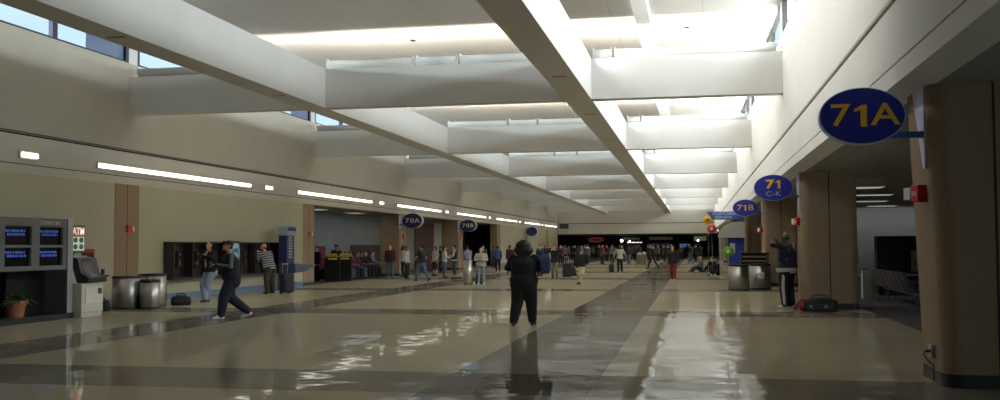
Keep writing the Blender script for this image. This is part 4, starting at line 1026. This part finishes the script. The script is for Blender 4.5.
# --- mid distance people
person('person in dark shirt and blue jeans striding away under the 70A sign', -12.5, 45.4, math.radians(60), 1.72, SKIN_L, HAIR_N, 'short', BLK, JEAN, SHOE_B, 'short', girth=1.12, lean=(0, 0.1), legL=((-0.1, 0.25, 0.52), (-0.11, 0.3, 0.085), (0, 1)), legR=((0.1, -0.05, 0.5), (0.11, -0.38, 0.12), (0, 1, -0.3)), L=((-0.28, 0.08, 1.15), (-0.2, 0.3, 1.05)))
person('person in white collar and dark red skirt standing in the 70A gate', -13.9, 53.1, math.radians(150), 1.62, SKIN_L, HAIR_N, 'bob', WHT, MAR, SHOE_B, 'short', 'skirt')
person('person in white shirt and jeans facing the one in a black vest', -12.65, 50.2, math.radians(-70), 1.64, SKIN_L, HAIR_N, 'long', WHT, JEAN, SHOE_B, R=((0.26, 0.06, 1.13), (0.12, 0.28, 1.1)))
def ex(p):
    bm = bmesh.new(); p['torso'](bm, 0.034, 0.95, 1.44); fuse('vest', bm, BLK, p['t'], p['vox'])
person('person in black vest over white sleeves, talking beside the jeans wearer', -12.3, 50.9, math.radians(100), 1.7, SKIN_L, HAIR_N, 'short', WHT, DGRY, SHOE_B, extra=ex, L=((-0.26, 0.06, 1.13), (-0.1, 0.28, 1.15)))
person('person in lavender shirt with back turned under the 70B sign', -11.6, 50.9, math.radians(40), 1.66, SKIN_M, HAIR_B, 'short', LAV, DNAVY, SHOE_B, 'short', girth=1.15)
person('person in cream sweater and jeans looking at something in both hands', -8.8, 41.2, math.radians(190), 1.57, SKIN_L, HAIR_N, 'bob', CRM, LJEAN, SHOE_W, girth=1.3, L=((-0.3, 0.06, 1.14), (-0.06, 0.3, 1.16)), R=((0.3, 0.06, 1.14), (0.06, 0.3, 1.16)), headpitch=-0.4)
soft_bag('floor_bag', 'black bag standing by the feet of the cream sweater person', -9.02+0.0, 42.0, 0.4, 0.25, 0.42, BAGBLK, BLACK, 0.2)
soft_bag('tan_bag', 'tan bag lying on the floor between the talkers and the post bin', -11.35, 47.4, 0.7, 0.4, 0.24, mat('bag_tan', (140, 120, 90), 0.7), BAGBLK, 0.3)
person('person in bright blue shirt farther along the cream wall', -12.05, 61.5, math.radians(20), 1.62, SKIN_M, HAIR_B, 'short', BLU, DNAVY, SHOE_T, lean=(0, 0.05))
person('person in maroon top standing beside the blue shirt wearer', -11.2, 61.0, math.radians(170), 1.68, SKIN_D, HAIR_B, 'short', MAR, BLK, SHOE_B)
person('person in navy shirt and khaki trousers holding both hands to the head', -6.65, 48.2, math.radians(170), 1.66, SKIN_L, HAIR_B, 'short', DNAVY, KHK, SHOE_B, girth=1.1, L=((-0.38, 0.08, 1.4), (-0.12, 0.16, 1.58)), R=((0.38, 0.08, 1.4), (0.12, 0.16, 1.58)))
person('person in blue jacket half hidden behind the black-clad walker', -8.1, 53.0, math.radians(150), 1.72, SKIN_L, HAIR_N, 'short', BLU, DGRY, SHOE_B)
trolley('black suitcase beside the khaki trousers person', -6.35, 50.6, 0.3, 0.72)
soft_bag('floor_bag', 'large dark bag behind the black suitcase', -6.6, 54.0, 0.8, 0.5, 0.6, BAGBLK, DGRY, 0.1)
person('person in dark top and printed cream shorts walking away', -4.62, 41.2, math.radians(-8), 1.52, SKIN_L, HAIR_B, 'pony', BLK, PRINT, SHOE_B, 'long', 'shorts', girth=1.45, lean=(0.02, 0.1), legL=((-0.11, 0.12, 0.5), (-0.14, 0.08, 0.085), (0, 1)), legR=((0.08, 0.0, 0.5), (0.02, -0.25, 0.13), (0, 1, -0.3)), L=((-0.28, 0.0, 1.12), (-0.3, 0.14, 0.9)), R=((0.28, 0.06, 1.16), (0.16, 0.28, 1.2)))
person('person in loose cream jacket over dark trousers in the middle distance', -4.45, 61.4, math.radians(20), 1.66, SKIN_L, HAIR_N, 'long', CRM, BLK, SHOE_B, girth=1.2, top_z=0.84, L=((-0.34, 0.02, 1.16), (-0.38, 0.05, 0.95)), R=((0.34, 0.02, 1.16), (0.42, 0.06, 0.97)), lean=(0, 0.04))
soft_bag('hand_luggage', 'black bag hanging low beside the cream jacket person', -4.95, 61.3, 0.34, 0.3, 0.5, BAGBLK, BLACK, 0)
person('person in black coat and red trousers walking towards the viewer', -0.95, 46.0, math.radians(175), 1.62, SKIN_L, HAIR_B, 'bob', BLK, REDC, SHOE_W, girth=1.2, top_z=0.83, legL=((-0.1, 0.1, 0.49), (-0.08, 0.12, 0.085), (0, 1)), legR=((0.1, 0.05, 0.49), (0.08, -0.16, 0.1), (0, 1, -0.2)), R=((0.34, 0.02, 1.15), (0.4, 0.1, 0.95)))
person('person all in dark clothes with a wide stride near the cream jacket', -2.75, 69.5, math.radians(70), 1.68, SKIN_M, HAIR_B, 'short', BLK, DNAVY, SHOE_B, legL=((-0.1, 0.25, 0.5), (-0.1, 0.36, 0.085), (0, 1)), legR=((0.1, -0.08, 0.5), (0.1, -0.42, 0.12), (0, 1, -0.3)), detail=0)
t = thing('luggage_cart', 'small tan covered cart with white items near the far crowd', 'cart', (-4.1, 80, 0))
box('basket', -0.4, 0.4, -0.3, 0.3, 0.15, 0.85, KHK, t, 0.03)
bm = bmesh.new(); add_ball(bm, (-0.15, 0, 0.93), (0.2, 0.2, 0.14)); obj('bundle', bm, WHT, t, smooth=True)
bm = bmesh.new(); add_ball(bm, (0.2, 0, 0.96), (0.17, 0.2, 0.16)); obj('bundle', bm, WHT, t, smooth=True)
for s in (-1, 1):
    for q in (-1, 1):
        bm = bmesh.new(); add_prism(bm, [(q*0.2+0.08*math.cos(2*PI*i/12), 0.08+0.08*math.sin(2*PI*i/12)) for i in range(12)], 'x', s*0.36-0.02, s*0.36+0.02); obj('wheel', bm, BLACK, t)
# sitting on the floor past the balloons
FL = dict(drop=0.79, legL=((-0.22, 0.38, 0.32), (-0.1, 0.62, 0.085), (0, 1)), legR=((0.2, 0.4, 0.3), (0.12, 0.66, 0.085), (0, 1)), L=((-0.26, 0.08, 1.14), (-0.2, 0.32, 1.16)), R=((0.26, 0.08, 1.14), (0.2, 0.32, 1.16)))
person('person in grey top and white cap sitting on the floor', 0.4, 62.3, math.radians(120), 1.7, SKIN_L, WHT, 'cap', GRY, DGRY, SHOE_B, girth=1.2, **FL)
person('person in dark top sitting on the floor next to the white cap', 1.05, 62.0, math.radians(150), 1.66, SKIN_L, HAIR_N, 'short', BLK, DNAVY, SHOE_B, girth=1.1, **FL)
person('person in dark clothes crouching on the floor under the balloons', 1.2, 54.6, math.radians(160), 1.6, SKIN_D, HAIR_B, 'short', DNAVY, BLK, SHOE_W, girth=1.1, **FL)
# --- lounge: seated people
SIT = dict(drop=0.33, legL=((-0.1, 0.42, 0.5), (-0.11, 0.44, 0.085), (0, 1)), legR=((0.1, 0.42, 0.5), (0.11, 0.46, 0.085), (0, 1)), L=((-0.25, 0.08, 1.16), (-0.14, 0.34, 1.1)), R=((0.25, 0.08, 1.16), (0.14, 0.34, 1.1)))
lounge = [('maroon top', MAR, JEAN, SKIN_L, HAIR_B), ('white top', WHT, JEAN, SKIN_M, HAIR_N), ('grey top', GRY, DGRY, SKIN_L, HAIR_B), ('red top', REDC, DNAVY, SKIN_D, HAIR_B), ('blue top', BLU, JEAN, SKIN_L, HAIR_N), ('black top', BLK, BLK, SKIN_M, HAIR_B)]
def chair_row(label, x, y, rotz, n):
    r_ = seat_row(label, x, y, n, rotz); return r_
rowA = chair_row('row of dark lounge seats beyond the podiums holding seated travellers', -16.9, 46.2, 0, 9)
lounge += [('olive top', OLV, BLK, SKIN_L, HAIR_N), ('charcoal top', DGRY, DNAVY, SKIN_D, HAIR_B), ('lavender top', LAV, BLK, SKIN_L, HAIR_B)]
for q, (nm, a, b2, sk, hr) in enumerate(lounge):
    person('seated lounge traveller in %s, in the seat row beyond the podiums' % nm, -16.9, 46.5+q*0.6, math.radians(-90), 1.7, sk, hr, 'short', a, b2, SHOE_B, detail=0, z=0.006, **SIT)
person('traveller in white top standing just inside the lounge by the 70A pilaster', -15.2, 51.3, math.radians(100), 1.66, SKIN_D, HAIR_B, 'short', WHT, DNAVY, SHOE_B, detail=0)
for q, (x, y, a, b2, lab) in enumerate(((-17.3, 44.3, BLK, DNAVY, 'person in black standing behind the nearest podium'), (-16.75, 45.5, DGRY, BLK, 'person in charcoal standing behind the next podium'), (-15.2, 49.0, MAR, JEAN, 'person in maroon standing beside the podiums'), (-17.95, 48.6, OLV, BLK, 'person in olive standing by the dark red display'))):
    person(lab, x, y, math.radians(150+20*q), 1.66+0.03*q, (SKIN_L, SKIN_M, SKIN_L, SKIN_D)[q], HAIR_B, 'short', a, b2, SHOE_B, detail=0, girth=1.1)
for q, (x, y, a, b2, lab) in enumerate(((-14.6, 55.8, BLK, JEAN, 'person in black and jeans standing in the 70A doorway'), (-15.0, 58.5, OLV, BLK, 'person in olive waiting at the dark red door'), (-13.4, 63.5, GRY, BLK, 'person in grey waiting beyond the dark red door'), (-14.2, 71.0, BLU, DNAVY, 'person in blue standing beyond the 70B sign'), (-13.9, 47.6, WHT, BLK, 'person with white top at the foot of the 70A pilaster'))):
    person(lab, x, y, math.radians(60+50*q), 1.62+0.03*(q % 3), (SKIN_L, SKIN_M, SKIN_L, SKIN_D, SKIN_M)[q], HAIR_B, 'short', a, b2, SHOE_B, detail=0, girth=1.1)
# --- right gate: two travellers far behind the second column
for q, (x, y, a, lab) in enumerate(((6.9, 50.2, DGRY, 'person in charcoal standing by the pale gate end wall'), (6.4, 48.5, MAR, 'person in maroon standing by the pale gate end wall'), (7.6, 50.6, BLK, 'person in black between seats and the pale gate end wall'))):
    person(lab, x, y, math.radians(200+40*q), 1.68, (SKIN_L, SKIN_M, SKIN_D)[q], HAIR_B, 'short', a, BLK, SHOE_B, detail=0, z=0.006)
# --- far crowd: a few figures, then copies
WALKP = dict(legL=((-0.1, 0.18, 0.5), (-0.1, 0.2, 0.085), (0, 1)), legR=((0.1, -0.03, 0.5), (0.1, -0.3, 0.1), (0, 1, -0.2)))
kinds = []
for nm, a, b2, sk, hs, kw in (('black', BLK, BLK, SKIN_L, 'short', {}), ('navy', DNAVY, DGRY, SKIN_M, 'bob', WALKP), ('maroon', MAR, BLK, SKIN_L, 'short', {}), ('charcoal', DGRY, JEAN, SKIN_D, 'short', WALKP), ('olive', OLV, BLK, SKIN_L, 'long', {}), ('grey', GRY, DNAVY, SKIN_M, 'cap', WALKP)):
    kinds.append([nm, a, b2, sk, hs, kw, None])
rr = random.Random(21)
spots = []
tries = 0
while len(spots) < 72 and tries < 4000:
    tries += 1
    yy = rr.uniform(84, 134); xx = rr.uniform(-14.5, 0.8)
    if all((xx-a)**2+(yy-b2)**2 > 1.2 for a, b2 in spots): spots.append((xx, yy))
for q, (xx, yy) in enumerate(spots):
    kd = kinds[q % 6]
    lab = 'traveller in %s clothes among the distant crowd at the dark end of the hall' % kd[0]
    if kd[6] is None:
        kd[6] = person(lab, xx, yy, rr.uniform(0, 6.28), 1.7, kd[3], HAIR_B, kd[4], kd[1], kd[2], SHOE_B, detail=0, girth=1.15, group='distant crowd in '+kd[0], **kd[5])
    else:
        dup(kd[6], (xx, yy, 0), rr.uniform(0, 6.28), lab, 'distant crowd in '+kd[0])

# ------------------------------------------------------------------ lights
def area(name, loc, rot, sx, sy, power, col=(1, 1, 1), spread=PI):
    d = bpy.data.lights.new(name, 'AREA'); d.shape = 'RECTANGLE'; d.size = sx; d.size_y = sy; d.energy = power; d.color = col; d.spread = spread
    o = bpy.data.objects.new(name, d); C.objects.link(o); o.location = loc; o.rotation_euler = rot
    return o
W = S.world or bpy.data.worlds.new('sky'); S.world = W; W.use_nodes = True
bg = W.node_tree.nodes['Background']; bg.inputs['Color'].default_value = (0.68, 0.86, 1.0, 1); bg.inputs['Strength'].default_value = 1.25
for k in range(0, 8):
    ym = YB+(k-0.5)*P+0.2
    # daylight through the right hand clerestory, low bright sky
    area('daylight_right', (XR+0.42, ym, (ZSILL+ZCEIL)/2), (0, PI/2+math.radians(5), 0), 0.8, P-0.8, 900, (0.96, 0.98, 1.0), math.radians(150))
    area('daylight_left', (XL-2.6, ym, 7.33), (0, -PI/2-math.radians(0), 0), 0.5, P-0.8, 1200, (0.95, 0.98, 1.0), math.radians(100))
area('wall_washer', (9, 50.6, ZS-0.05), (math.radians(35), 0, 0), 8, 0.15, 24, (1, 0.97, 0.92))
area('concourse_fill', (-6, 132, 2.95), (0, 0, 0), 14, 8, 60, (1, 0.9, 0.75))  # added fill lifting the dark concourse, no fitting of its own
area('lounge_lamps', (-17.5, 52, ZS-0.06), (0, 0, 0), 0.6, 8, 14, (0.85, 0.93, 1))
area('gate_fill', (14.25, 6, 1.8), (0, PI/2, 0), 2.3, 28, 220, (0.96, 0.98, 1.0))  # added fill at the unseen gate window, brightens column fronts and gate room
for k in range(0, 7):
    y = YB+k*P+0.55
    area('right_wall_fill', (CB[1]+0.02, YB+(k-0.5)*P+0.2, 6.44), (0, -PI/2, 0), 0.12, P-0.6, 165, (1.0, 0.99, 0.97), math.radians(105))  # added fill strip along the centre beam to brighten the right wall
    for a, b, pw in ((XL+0.05, LB[0], 14), (LB[0], CB[0], 26), (CB[0], XR-0.05, 48)):
        L = b-a
        d = Vector((0, 1.7, 1.2)).normalized()
        o = area('uplight', ((a+b)/2, y, 6.6), (0, 0, 0), L, 0.1, pw*L, (1.0, 0.97, 0.92), math.radians(75))
        o.rotation_mode = 'QUATERNION'; o.rotation_quaternion = d.to_track_quat('-Z', 'X') @ Matrix.Rotation(PI/2, 3, 'Z').to_quaternion()

# ------------------------------------------------------------------ camera
cam = bpy.data.cameras.new('camera'); co = bpy.data.objects.new('camera', cam); C.objects.link(co); S.camera = co
cam.sensor_fit = 'HORIZONTAL'; cam.sensor_width = 36; cam.lens = 36.0; cam.clip_end = 400
yaw, pitch, roll = 0.19116, 0.04631, 0.00478
fw = Vector((-math.sin(yaw)*math.cos(pitch), math.cos(yaw)*math.cos(pitch), math.sin(pitch)))
rt = Vector((math.cos(yaw), math.sin(yaw), 0)); up = rt.cross(fw)
r2 = math.cos(roll)*rt-math.sin(roll)*up; u2 = math.sin(roll)*rt+math.cos(roll)*up
co.matrix_world = Matrix(((r2.x, u2.x, -fw.x, 0), (r2.y, u2.y, -fw.y, 0), (r2.z, u2.z, -fw.z, 1.6), (0, 0, 0, 1)))

S.view_settings.view_transform = 'Standard'; S.view_settings.look = 'None'
S.view_settings.exposure = 0.0; S.view_settings.gamma = 1.0; S.view_settings.use_curve_mapping = False
S.cycles.use_denoising = True
S.cycles.max_bounces = 10; S.cycles.diffuse_bounces = 6; S.cycles.transparent_max_bounces = 12
S.cycles.sample_clamp_indirect = 4.0
